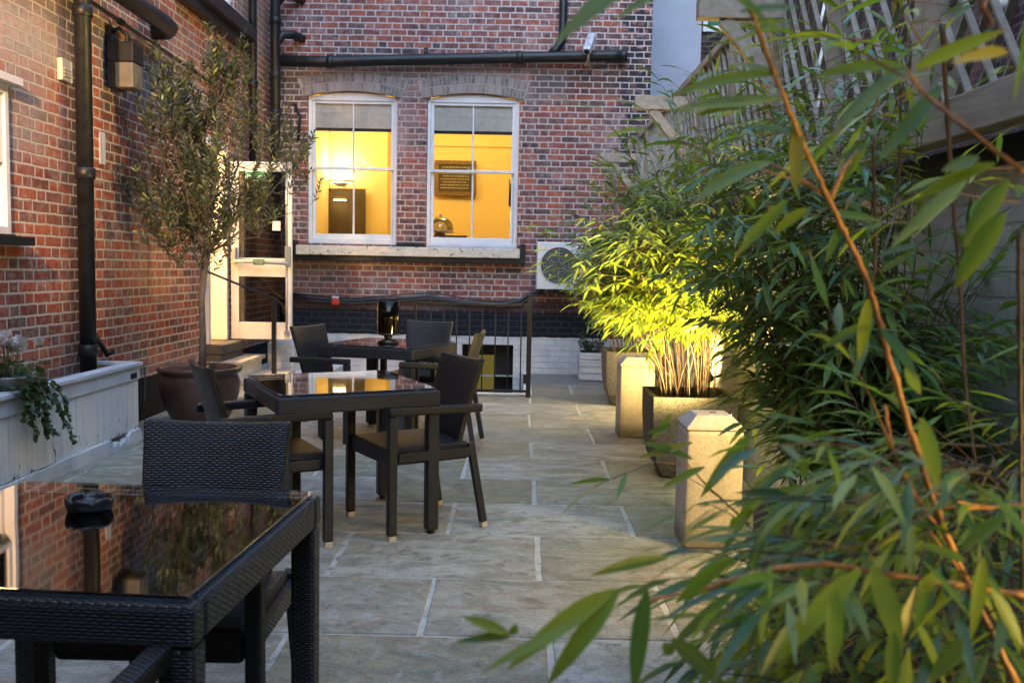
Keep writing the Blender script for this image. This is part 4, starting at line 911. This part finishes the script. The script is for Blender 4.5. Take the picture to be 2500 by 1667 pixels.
cane_px(cm, [(2420, 60, .8), (2390, 0, .8), (2370, -60, .8)], .003)
for pts, r in (([(2360, 420, 1.5), (2375, 640, 1.45), (2350, 420, 1.5)][:0], 0), ([(2300, 60, 1.5), (2320, 400, 1.5), (2345, 700, 1.45), (2355, 950, 1.4), (2385, 1150, 1.35)], .0045), ([(2440, 280, 1.3), (2500, 520, 1.25), (2530, 700, 1.25)], .003), ([(2488, 560, 1.1), (2490, 900, 1.1), (2493, 1300, 1.1), (2500, 1667, 1.1)], .0035),
               ([(2200, 200, 1.7), (2195, 500, 1.7), (2150, 640, 1.6)], .003), ([(2130, 330, 1.5), (2140, 600, 1.5), (2130, 700, 1.5)], .003), ([(2345, 560, 1.5), (2400, 760, 1.45), (2440, 900, 1.4)], .0025)):
    if pts: cane_px(dk, pts, r)
LV = [((1560, -60, .75), (1355, 112, .72), .026), ((1660, -40, .9), (1500, 55, .9), .02), ((1780, -20, .85), (1880, 60, .85), .02), ((1805, 30, 1.0), (1960, 20, 1.0), .016), ((1900, 60, 1.0), (1820, 85, 1.0), .014),
      ((2215, 165, .9), (2010, 325, .88), .022), ((2210, 160, .9), (1970, 172, .9), .018), ((2235, 165, .95), (2460, 75, .9), .024), ((2240, 170, .95), (2330, 115, .95), .016), ((2460, 130, .8), (2320, 150, .85), .02), ((2500, 60, .75), (2470, 270, .78), .035), ((2300, 210, 1.0), (2150, 400, .95), .024),
      ((1900, 180, 1.0), (1620, 225, 1.0), .018), ((1910, 240, 1.0), (1640, 275, 1.0), .024), ((1905, 190, 1.0), (1780, 155, 1.05), .014), ((1960, 330, 1.05), (1800, 310, 1.05), .014), ((1950, 300, 1.05), (1930, 470, 1.03), .022), ((1830, 250, 1.0), (1700, 290, 1.0), .016),
      ((1880, 395, 1.1), (1680, 495, 1.0), .026), ((1955, 440, 1.05), (1930, 275, 1.05), .014), ((2050, 390, 1.1), (2130, 340, 1.1), .012), ((1920, 490, 1.1), (1795, 630, 1.05), .020), ((1970, 510, 1.1), (1880, 570, 1.1), .018), ((2030, 520, 1.1), (2150, 545, 1.1), .017), ((2060, 540, 1.1), (2010, 640, 1.1), .016), ((2120, 560, 1.1), (2160, 540, 1.1), .012),
      ((2360, 440, .95), (2190, 620, .92), .022), ((2430, 400, .9), (2230, 480, .92), .018), ((2460, 440, .85), (2340, 600, .85), .026), ((2450, 520, .82), (2340, 710, .82), .028), ((2240, 600, 1.1), (2140, 620, 1.1), .013), ((2240, 610, 1.1), (2150, 670, 1.1), .012), ((2390, 385, .9), (2300, 420, .9), .02),
      ((2120, 730, 1.0), (2100, 880, 1.0), .02), ((2130, 700, 1.0), (2210, 740, 1.0), .014), ((2130, 790, 1.05), (2000, 850, 1.05), .016), ((2150, 800, 1.0), (2230, 930, .95), .026), ((2120, 820, 1.05), (2080, 940, 1.0), .014), ((2210, 900, 1.0), (2250, 960, 1.0), .02), ((2250, 1020, .95), (2290, 1200, .92), .028),
      ((2290, 1395, 1.0), (2210, 1500, .98), .022), ((2100, 1390, .9), (1900, 1620, .85), .030), ((2130, 1380, .85), (2200, 1600, .82), .030), ((2040, 1440, .85), (2030, 1640, .82), .026), ((2360, 1370, .9), (2240, 1320, .9), .014), ((2400, 1360, .85), (2380, 1560, .85), .020), ((2420, 1440, .8), (2500, 1580, .8), .022), ((2260, 1440, .9), (2240, 1540, .9), .016), ((1960, 1500, .95), (1850, 1640, .9), .022), ((2180, 1540, .8), (2170, 1700, .8), .022), ((2350, 1560, .8), (2280, 1670, .8), .022), ((1990, 1380, 1.0), (1880, 1520, 1.0), .018), ((2450, 1260, .9), (2340, 1340, .9), .02),
      ((1560, 1470, .98), (1420, 1440, .9), .0), ((1500, 1440, .85), (1240, 1640, .78), .026), ((1430, 1510, .8), (1175, 1645, .76), .014), ((1510, 1440, .85), (1345, 1690, .80), .026), ((1580, 1440, .85), (1535, 1700, .82), .024), ((1240, 1545, .85), (1130, 1505, .85), .016), ((1245, 1555, .85), (1120, 1560, .85), .012), ((1250, 1550, .85), (1260, 1520, .85), .012),
      ((1255, 1545, .85), (1100, 1570, .85), .010), ((1630, 1360, 1.0), (1440, 1390, .95), .018), ((1790, 1360, .95), (1640, 1460, .95), .022), ((1850, 1450, 1.0), (1720, 1430, 1.0), .020), ((1750, 1460, 1.0), (1690, 1420, 1.0), .016), ((1720, 1500, 1.0), (1580, 1515, 1.0), .008), ((1640, 1560, .9), (1780, 1680, .85), .026), ((1640, 1570, .9), (1625, 1600, .9), .02),
      ((1830, 1060, 1.3), (1710, 1215, 1.25), .026), ((1690, 1120, 1.5), (1560, 1070, 1.5), .018), ((1720, 1140, 1.5), (1610, 1185, 1.5), .018), ((1690, 1080, 1.5), (1560, 1125, 1.5), .018), ((1640, 1040, 1.4), (1580, 1060, 1.4), .012), ((1940, 1130, 1.3), (1800, 1240, 1.25), .018), ((1980, 1190, 1.3), (1800, 1230, 1.3), .020), ((1640, 1010, 1.6), (1590, 1080, 1.6), .014)]
for a_, b_, W_ in LV:
    if W_: leaf_px(a_, b_, W_*.72, droop=random.uniform(.05, .3))
for k in range(300):   # more blurred leafy sprays towards the lower right corner
    px, py = random.uniform(1850, 2560), random.uniform(1060, 1720)
    if px < 2060 and py < 1300 or px < 1920: continue
    spray(lm2 if k % 3 else lm, cm2, pxp(px, py, random.uniform(1.0, 1.9))-Vector(FG.location), Vector((-random.random(), random.uniform(-.6, .5), random.uniform(-.3, .4))), 4, .10, .013)
for k in range(26):
    px, py = random.uniform(1960, 2560), random.uniform(-30, 520)
    if 2150 < px < 2480 and py > 250: continue
    spray(lm, cm, pxp(px, py, random.uniform(1.3, 2.0))-Vector(FG.location), Vector((-random.random(), random.uniform(-.6, .5), random.uniform(-.3, .4))), 3, .10, .013)
cm.build('fine_twigs', m_cane, FG, fixn=False)['kind'] = 'stuff'; cm2.build('dark_twigs', m_canek, FG, fixn=False)['kind'] = 'stuff'; lm2.build('drooping_leaves', m_bam, FG, fixn=False); lm.build('large_leaves', m_bamf, FG, fixn=False)

# ------------------------------------------------------------------ olive tree in glazed pot
PT = thing('glazed_pot', 'large brown glazed pot holding the olive tree by the left wall', 'pot', (-2.64, 7.6, 0))
m = M(); m.lathe((0, 0, 0), [(.0, .0), (.19, .0), (.215, .03), (.275, .15), (.315, .27), (.325, .36), (.305, .42), (.30, .435), (.335, .455), (.345, .475), (.335, .49), (.30, .488), (.285, .46), (.28, .40)], 48); m.build('body', m_pot, PT)
m = M(); m.lathe((0, 0, 0), [(0, .44), (.12, .445), (.285, .43)], 32); m.build('soil', m_gravel, PT)
random.seed(41)
OT = thing('olive_tree', 'slender olive tree with a loose grey green crown standing in the brown pot', 'olive tree', (-2.62, 7.6, .44))
tm, lm = M(), M()
base = Vector((0, 0, 0)); fork = Vector((.03, 0, .97))
tm.tube([base-Vector((0, 0, .02)), (0.005, .005, .3), (.0, -.005, .6), fork], [.032, .026, .024, .032], 12)
clumps = []
def crown_pt():
    if len(clumps) < 34: p = crown_raw(); clumps.append(p)
    while True:
        p = random.choice(clumps)+Vector((random.gauss(0, .085), random.gauss(0, .085), random.gauss(0, .10)))
        if p.x > .30 and random.random() < .45: continue
        return p
def crown_raw():
    while True:
        z = random.uniform(.96, 2.42); u = 0
        kn = ((.95, .26), (1.2, .56), (1.45, .64), (1.8, .64), (2.1, .42), (2.43, .10)); r = 0
        for (za, ra), (zb_, rb_) in zip(kn, kn[1:]):
            if za <= z <= zb_: r = ra+(rb_-ra)*(z-za)/(zb_-za)
        if random.random() > r/.64+.1: continue
        a_ = random.uniform(0, 2*PI); rr = r*math.sqrt(random.uniform(.02, 1))
        cx = .12
        p = Vector((cx+rr*math.cos(a_)*1.12, rr*math.sin(a_)*.8, z))
        if p.x < -.56: continue
        return p
limbs = []
for (ex, ey, ez, r) in ((-.42, .05, 2.0, .022), (.05, .15, 2.3, .026), (.55, -.1, 1.9, .022), (.28, .3, 2.1, .018), (-.15, -.3, 2.1, .018), (.22, -.3, 2.0, .016), (-.33, .2, 1.55, .016), (.62, .15, 1.6, .014)):
    e = Vector((ex, ey, ez)); c1_ = fork+Vector((ex*.45, ey*.45, (ez-.97)*.25)); pts = []
    for i in range(9):
        u = i/8; pts.append((fork*(1-u)**2+c1_*2*u*(1-u)+e*u*u)+rv(.012)*(0 if i == 0 else 1))
    tm.tube(pts, [r*(1-.75*i/8) for i in range(9)], 8); limbs += pts[2:]
for k in range(520):
    e = crown_pt(); q_ = min(limbs, key=lambda p: (p-e).length+max(0, p.z-e.z+.1)*1.5+random.uniform(0, .15))
    mid_ = (q_+e)/2+Vector((0, 0, -.05))+rv(.02); pts = [q_, q_.lerp(mid_, .6), mid_.lerp(e, .5), e]
    tm.tube(pts, [.0055, .004, .003, .0015], 4, caps=False)
    if k % 3 == 0 and len(limbs) < 140: limbs += [mid_.lerp(e, .5)]
    d = ((e-mid_).normalized()+Vector((0, 0, .9))).normalized(); L_ = random.uniform(.14, .27) * (1.25 if e.z > 2.1 else 1)
    n = int(L_/.019); pp_ = [e]
    for i in range(n):
        d = (d+rv(.06)+Vector((0, 0, .03))).normalized(); pp_.append(pp_[-1]+d*.02)
    tm.tube(pp_[::2] if len(pp_[::2]) > 1 else pp_, .0012, 4, caps=False)
    for i, p in enumerate(pp_):
        for sg in (1, -1):
            if random.random() < .2: continue
            s2 = d.cross(Vector((math.cos(i*1.6), math.sin(i*1.6), .1))).normalized()*sg
            leaf(lm, p, d*.75+s2*.75+rv(.12), random.uniform(.042, .064), random.uniform(.013, .018), rv(1), .0)
tm.build('trunk', m_bark, OT, fixn=False); lm.build('crown', m_oliv, OT, fixn=False)

# ------------------------------------------------------------------ white timber planter on the left
LP = thing('timber_planter', 'long white boarded planter with peeling paint below the left drainpipe', 'planter')
y0p, y1p, xf, zt = 3.3, 6.86, -2.85, .60
m = M(); m.bb(xf-.03, xf, y0p, y1p, .10, zt-.13); m.bb(-3.17, xf-.031, y1p-.03, y1p, .10, zt-.13); m.bb(-3.17, xf-.031, y0p, y0p+.03, .10, zt-.13)
m.build('boards', m_boards, LP)
m = M(); m.bb(xf-.03, xf+.012, y0p-.01, y1p+.01, zt-.128, zt-.03); m.bb(xf-.07, xf+.03, y0p-.02, y1p+.025, zt-.028, zt); m.bb(-3.18, xf-.071, y1p-.04, y1p+.025, zt-.028, zt); m.build('top_moulding', m_trim, LP, bevel=.004)
m = M(); random.seed(9); tops = []; yy = y0p
while yy < y1p:
    h = .10-(random.uniform(0, .012) if yy < 5.6 else 0)
    if yy > 5.5 and math.sin(yy*5.1)+math.sin(yy*13.7)*.6 > .35: h = .10-random.uniform(.02, .075)
    tops.append((yy, h)); yy += random.uniform(.012, .04)
tops.append((y1p+.02, .03))
m.prism([(y0p, .002)]+tops+[(y1p+.02, .002)], xf-.03, xf+.02, axis=0)
m.build('skirting', m_trim, LP, bevel=.003)
m = M(); m.bb(-3.19, xf-.035, y0p+.03, y1p-.035, .1, zt-.06); m.build('gravel_fill', m_gravel, LP)
m = M(); m.bb(-2.9, xf+.014, y1p-.16, y1p-.05, zt-.115, zt-.075); m.build('rot_hole', m_dark, LP)
# cyclamen and ivy in a grey pot on the planter
T = thing('flower_pot', 'grey pot standing in the white planter at the left edge, under white flowers', 'pot', (-2.94, 5.28, .47)); m = M(); m.lathe((0, 0, 0), [(0, 0), (.09, 0), (.125, .19), (.135, .2), (.125, .21), (.11, .18), (0, .17)], 24); m.build('body', simple('grey_clay', (.22, .25, .27), .7), T)
random.seed(15)
T = thing('cyclamen', 'white cyclamen flowers above dark trailing ivy at the left edge', 'flowers', (-2.94, 5.28, .65))
lm, sm = M(), M()
for k in range(150):
    a_ = random.uniform(0, 2*PI); r = random.uniform(.02, .19); p = Vector((r*math.cos(a_), r*math.sin(a_)*1.1, random.uniform(-.03, .14)-r*.3)); leaf(lm, p, Vector((math.cos(a_), math.sin(a_), random.uniform(-.3, .6))), .055, .05, Vector((0, 0, 1))+rv(.4), .3)
for k in range(17):
    a_ = random.uniform(0, 2*PI); r = random.uniform(.0, .19); p = Vector((r*math.cos(a_), r*math.sin(a_)*1.2, random.uniform(.15, .25))); sm.tube([(p.x*.4, p.y*.4, 0), p], .002, 4)
    pm = M()
    for j in range(6): leaf(pm, p, Vector((math.cos(j*1.05), math.sin(j*1.05), .7))+rv(.25), .060, .042, rv(1), -.2)
    pm.build('flower', m_petal, T, fixn=False)
for k in range(11):
    p = Vector((.13+random.uniform(-.02, .06), random.uniform(-.2, .2), -.02)); pts = [Vector((.06, p.y*.6, 0)), p.copy()]; ln = random.uniform(.12, .42)
    dy_ = random.uniform(-.01, .05)
    while ln > 0: p = p+Vector((random.uniform(-.004, .008), dy_*.4+random.uniform(-.008, .008), -.028)); p.x = max(p.x, .17 if p.z < -.1 else .14); pts.append(p.copy()); ln -= .03
    sm.tube(pts, .002, 4)
    for q_ in pts[1:]:
        for j in range(3): leaf(lm, q_, Vector((random.uniform(.1, 1), random.uniform(-1, 1), random.uniform(-.9, .1))), random.uniform(.028, .05), random.uniform(.028, .045), Vector((1, 0, .4))+rv(.4), .2)
lm.build('leaves', m_dleaf, T, fixn=False); sm.build('stems', m_dleaf, T, fixn=False)
# shrub of the white box planter
random.seed(16); T = thing('shrub', 'low dark evergreen shrub growing in the small white box at the back', 'shrub', (.93, 11.35, .34)); lm, sm = M(), M()
for k in range(16):
    a_ = random.uniform(0, 2*PI); e = Vector((.14*math.cos(a_), .14*math.sin(a_), random.uniform(.05, .2))); sm.tube([(0, 0, 0), e], .003, 4)
    for j in range(26): leaf(lm, e*random.uniform(.3, 1.1)+rv(.03), Vector((math.cos(a_), math.sin(a_), .8))+rv(.5), .035, .018, rv(1), .1)
lm.build('leaves', m_dleaf, T, fixn=False); sm.build('stems', m_bark, T, fixn=False)

# ------------------------------------------------------------------ wicker tables and chairs
def table(label, loc, rz, side=.82):
    T = thing('wicker_table', label, 'table', loc, rz, 'square dark wicker tables'); h = side/2
    m = M()
    for s_ in (-1, 1):
        m.bb(-h, h, s_*h-(.055 if s_ > 0 else 0), s_*h+(.055 if s_ < 0 else 0), .655, .735)
        m.bb(s_*h-(.055 if s_ > 0 else 0), s_*h+(.055 if s_ < 0 else 0), -h+.056, h-.056, .655, .735)
    m.build('apron', m_wicker, T, bevel=.012, seg=3)
    m = M(); m.bb(-h+.056, h-.056, -h+.056, h-.056, .70, .722); m.build('tabletop', m_wicker, T)
    m = M(); m.bb(-h+.018, h-.018, -h+.018, h-.018, .742, .748); m.build('glass_top', m_tglass, T, bevel=.002)
    for sx_ in (-1, 1):
        for sy_ in (-1, 1):
            m = M(); cx_, cy_ = sx_*(h-.034), sy_*(h-.034); m.bb(cx_-.032, cx_+.032, cy_-.032, cy_+.032, .022, .654); lg = m.build('leg', m_wicker, T, bevel=.010, seg=2)
            m = M(); m.lathe((cx_, cy_, 0), [(0, 0), (.018, 0), (.018, .02), (0, .021)], 12); m.build('foot', m_cap_black, lg)
            m = M(); m.lathe((sx_*(h-.10), sy_*(h-.10), .7226), [(0, 0), (.022, 0), (.022, .019), (0, .0192)], 20); m.build('spacer_disc', simple('clear_disc', (.42, .40, .52), .15) if not bpy.data.materials.get('clear_disc') else bpy.data.materials['clear_disc'], T)
    return T
def chair(label, loc, rz):
    """front towards -y"""
    T = thing('wicker_armchair', label, 'chair', loc, rz, 'dark wicker armchairs round the tables')
    m = M(); m.bb(-.235, .235, -.25, .21, .365, .455); m.build('seat', m_wicker, T, bevel=.016, seg=3)
    # backrest: curved panel, wider at top, leaning back
    m = M(); nz, nx = 8, 8; fr, bk = [], []
    for i in range(nz+1):
        v = i/nz; z = .44+v*.43; w = .188+.032*v; rowf, rowb = [], []
        for j in range(nx+1):
            u = j/nx*2-1; y = .20+.085*v+.03*v*v-.022*u*u; zt_ = z-.0*u; z2 = z+(.010*(u*u) if i == nz else 0)
            rowf.append(m.bm.verts.new((u*w, y-.016, z2))); rowb.append(m.bm.verts.new((u*w, y+.016, z2)))
        fr.append(rowf); bk.append(rowb)
    def q4(a, b, c, d):
        f = m.bm.faces.new((a, b, c, d)); f.smooth = True
        for l in f.loops: l[m.uv].uv = (l.vert.co.x, l.vert.co.z)
        return f
    for i in range(nz):
        for j in range(nx):
            q4(fr[i][j], fr[i][j+1], fr[i+1][j+1], fr[i+1][j]); q4(bk[i][j+1], bk[i][j], bk[i+1][j], bk[i+1][j+1])
        for j in (0, nx):
            f = q4(fr[i][j], fr[i+1][j], bk[i+1][j], bk[i][j]); f.smooth = False
            for l in f.loops: l[m.uv].uv = (l.vert.co.z, l.vert.co.y)
    for j in range(nx):
        for i in (0, nz):
            f = q4(fr[i][j], fr[i][j+1], bk[i][j+1], bk[i][j]); f.smooth = False
            for l in f.loops: l[m.uv].uv = (l.vert.co.x, l.vert.co.y)
    m.build('backrest', m_wicker, T, bevel=.008, seg=2)
    for s_ in (-1, 1):
        m = M(); x_ = s_*.262; m.bb(x_-.021, x_+.021, -.262, -.218, .028, .62); lg = m.build('leg', m_wicker, T, bevel=.006)
        m = M(); m.bb(x_-.019, x_+.019, -.259, -.221, .0, .0275); m.build('foot_cap', m_rubber, lg, bevel=.004)
        m = M(); m.bar((s_*.235, .215, .45), (s_*.250, .29, .028), .036, .036, (0, 1, 0)); lg = m.build('leg', m_wicker, T, bevel=.005)
        m = M(); m.bar((s_*.250, .290, .0275), (s_*.251, .295, .0), .034, .034, (0, 1, 0)); m.build('foot_cap', m_rubber, lg, bevel=.003)
        m = M(); m.bar((s_*.262, -.262, .642), (s_*.245, .27, .630), .048, .042, (0, 0, 1)); m.build('armrest', m_wicker, T, bevel=.010, seg=3)
        m = M(); m.bb(s_*.249-.012, s_*.249+.012, -.20, .20, .385, .43); m.build('side_rail', m_wicker, T)
    return T
tb = table('nearest dark wicker table with glass top and black ashtray', (-.963, 2.045, 0), R(-3.5), .835)
t2 = dup(tb); place(t2, (-.930, 4.76, 0), R(27.5), 'middle dark wicker table whose glass top mirrors the lit window'); t2.scale = (.975, .975, 1); t2.rotation_euler = (Matrix.Rotation(R(.6), 3, 'X') @ Matrix.Rotation(R(27.5), 3, 'Z')).to_euler(); t2.location.z = .001
t3 = dup(tb); place(t3, (-1.02, 7.28, 0), R(-20), 'farthest dark wicker table, holding the smoked glass lantern'); t3.scale = (.975, .975, 1)
ch = chair('dark wicker armchair tucked behind the nearest table with its back showing', (-.895, 2.44, 0), 0)
def ang(fx, fy): return math.atan2(fy, fx)+PI/2
for (x_, y_, fx, fy, lb) in ((-.90, 1.43, 0.02, 1, 'dark wicker armchair cut off in the bottom left corner, arm towards the nearest table'),
                      (-.545, 4.795, -.84, -.54, 'dark wicker armchair on the right side of the middle table, in full view'),
                      (-1.235, 4.44, .86, .5, 'dark wicker armchair on the left of the middle table, in front of the brown pot'),
                      (-.575, 6.87, -1, .08, 'dark wicker armchair at the right of the farthest table, seen edge on with gold rim'),
                      (-1.38, 7.08, .92, -.38, 'dark wicker armchair at the left of the farthest table'),
                      (-.865, 7.80, -.3, -.95, 'dark wicker armchair behind the farthest table facing the camera')):
    c_ = dup(ch); place(c_, (x_, y_, 0), ang(fx, fy), lb)
# ashtray
AT = thing('ashtray', 'black notched ashtray on the nearest glass table', 'ashtray', (-1.03, 2.185, .748))
m = M(); n = 32; pr = [(.038, .002), (.050, .004), (.056, .032), (.054, .044), (.047, .044), (.044, .030), (.036, .012), (.0, .010)]
m.lathe((0, 0, 0), [(0, 0.001)]+pr, n)
m.bm.verts.ensure_lookup_table()
for v in m.bm.verts:
    if v.co.z > .04:
        a_ = math.atan2(v.co.y, v.co.x) % (2*PI/6)
        if a_ < .22: v.co.z -= .012
m.build('bowl', m_cap_black, AT); AT.scale = (1, 1, .8)
# hurricane lantern on far table
HL = thing('table_lantern', 'tall smoked glass lantern on a black foot on the farthest table', 'lantern', (-1.02, 7.20, .748))
m = M(); m.lathe((0, 0, 0), [(0, 0), (.085, 0), (.085, .018), (.03, .035), (.035, .06), (.09, .07), (.09, .078), (0, .08)], 28); m.build('foot', m_cap_black, HL)
m = M(); m.lathe((0, 0, 0), [(.086, .08), (.088, .2), (.086, .33), (.081, .33), (.083, .2), (.081, .082)], 32); m.build('shade', m_smoke, HL)
m = M(); m.lathe((0, 0, 0), [(0, .081), (.035, .081), (.035, .2), (0, .2)], 18); m.build('candle', m_cream, HL)
# small cable at the wall behind the pot
m = M(); m.tube([(-3.16, 7.75, .46), (-3.10, 7.60, .40), (-3.06, 7.50, .25), (-3.08, 7.45, .08), (-3.02, 7.5, .01)], .005, 6); tag(m.build('lamp_cable', m_cap_black), 'thin black cable hanging beside the brown pot', 'cable')
# drain cover
m = M(); m.bb(-.98, -.76, 5.02, 5.3, .003, .009); 

# ------------------------------------------------------------------ garden spotlights hidden among the planters, lamps
def spotlight(x, y, z, tx, ty, tz, power, label, size=R(110), rad=.12, col=(1, .70, .22)):
    T = thing('garden_spotlight', label, 'lamp', (x, y, z), 0, 'small spotlights fixed to the cream wall')
    d = (Vector((tx, ty, tz))-Vector((x, y, z))).normalized()
    m = M(); m.tube([-d*.09, -d*.0], .035, 14); m.tube([-d*.09, Vector((1.5-x, 0, -.02))], .01, 6); m.build('housing', m_black_iron, T)
    m = M(); m.tube([d*.001, d*.004], .028, 14); m.build('lens', m_lens, T)
    l = bpy.data.lights.new('lamp', 'SPOT'); l.energy = power; l.color = col; l.spot_size = size; l.spot_blend = .7; l.shadow_soft_size = rad
    o = bpy.data.objects.new('lamp', l); COL.objects.link(o); o.location = d*.03; o.rotation_euler = d.to_track_quat('-Z', 'Y').to_euler(); o.parent = T
    return T
spotlight(1.22, 5.24, .52, .60, 6.3, 1.75, 90, 'small spotlight behind the closest bollard lighting the yellow green bamboo', R(104))
spotlight(1.38, 6.75, .62, 1.2, 7.6, 1.1, 12, 'small spotlight on the cream wall behind the yellow green bamboo', R(150))
spotlight(1.38, 3.85, .95, .6, 4.4, .25, 7, 'small spotlight on the cream wall beside the closest bollard', R(150))
spotlight(1.38, 8.6, .9, .3, 9.0, .2, 8, 'small spotlight on the cream wall beside the farthest planter', R(150))
spotlight(1.30, .55, .95, .55, 1.35, 1.55, 6, 'small spotlight on the cream wall among the foreground bamboo', R(100))

def point(name, loc, e, col, r=.1, parent=None):
    l = bpy.data.lights.new(name, 'POINT'); l.energy = e; l.color = col; l.shadow_soft_size = r; o = bpy.data.objects.new(name, l); COL.objects.link(o); o.location = loc
    if parent: o.parent = parent
    return o
WL = box_lantern((-2.45, 2.7, 3.1), 'lit black box lantern high on the left wall beside the camera', True)
m = M(); m.bb(-.75, -.11, -.02, .02, .12, .15); m.build('bracket', m_black_iron, WL)
l = bpy.data.lights.new('lantern_light', 'SPOT'); l.energy = 120; l.color = (1, .58, .25); l.spot_size = R(46); l.spot_blend = .6; l.shadow_soft_size = .05
o = bpy.data.objects.new('lantern_light', l); COL.objects.link(o); o.location = (0, .16, -.10); o.parent = WL; o.rotation_euler = Vector((-.95, 4.3, -.75)).to_track_quat('-Z', 'Y').to_euler()
point('room_light', (-.6, 13.6, 3.7), 11, (1, .74, .22), .2); point('room_light', (-2.1, 14.2, 3.4), 3, (1, .74, .25), .2)
point('uplighter_light', (cxp, 15.0, 3.0), 2., (1, .75, .4), .08)
point('corridor_light', (-4.6, 9.6, 2.9), 45, (1, .66, .28), .15)

# ------------------------------------------------------------------ world
w = bpy.data.worlds.new('World'); S.world = w; w.use_nodes = True; nt = w.node_tree; bg = nt.nodes['Background']
sky = nt.nodes.new('ShaderNodeTexSky'); sky.sky_type = 'NISHITA'; sky.sun_disc = False; sky.sun_elevation = R(25); sky.sun_rotation = R(200); sky.altitude = 50
sky.air_density = 1.; sky.dust_density = .3; sky.ozone_density = 3.
wb = nt.nodes.new('ShaderNodeMix'); wb.data_type = 'RGBA'; wb.blend_type = 'MULTIPLY'; wb.inputs[0].default_value = 1; wb.inputs[7].default_value = (1, .93, .80, 1); nt.links.new(sky.outputs[0], wb.inputs[6]); nt.links.new(wb.outputs[2], bg.inputs[0]); bg.inputs[1].default_value = .15
sn = bpy.data.lights.new('sun', 'SUN'); sn.energy = .05; sn.angle = R(30); sn.color = (1, .9, .8); so = bpy.data.objects.new('sun', sn); COL.objects.link(so); so.rotation_euler = (R(40), 0, R(20))
S.view_settings.view_transform = 'Standard'; S.view_settings.look = 'None'; S.view_settings.exposure = 3.5; S.view_settings.gamma = 1
S.render.engine = 'CYCLES'
S.cycles.max_bounces = 8; S.cycles.transparent_max_bounces = 12; S.cycles.caustics_reflective = False; S.cycles.caustics_refractive = False
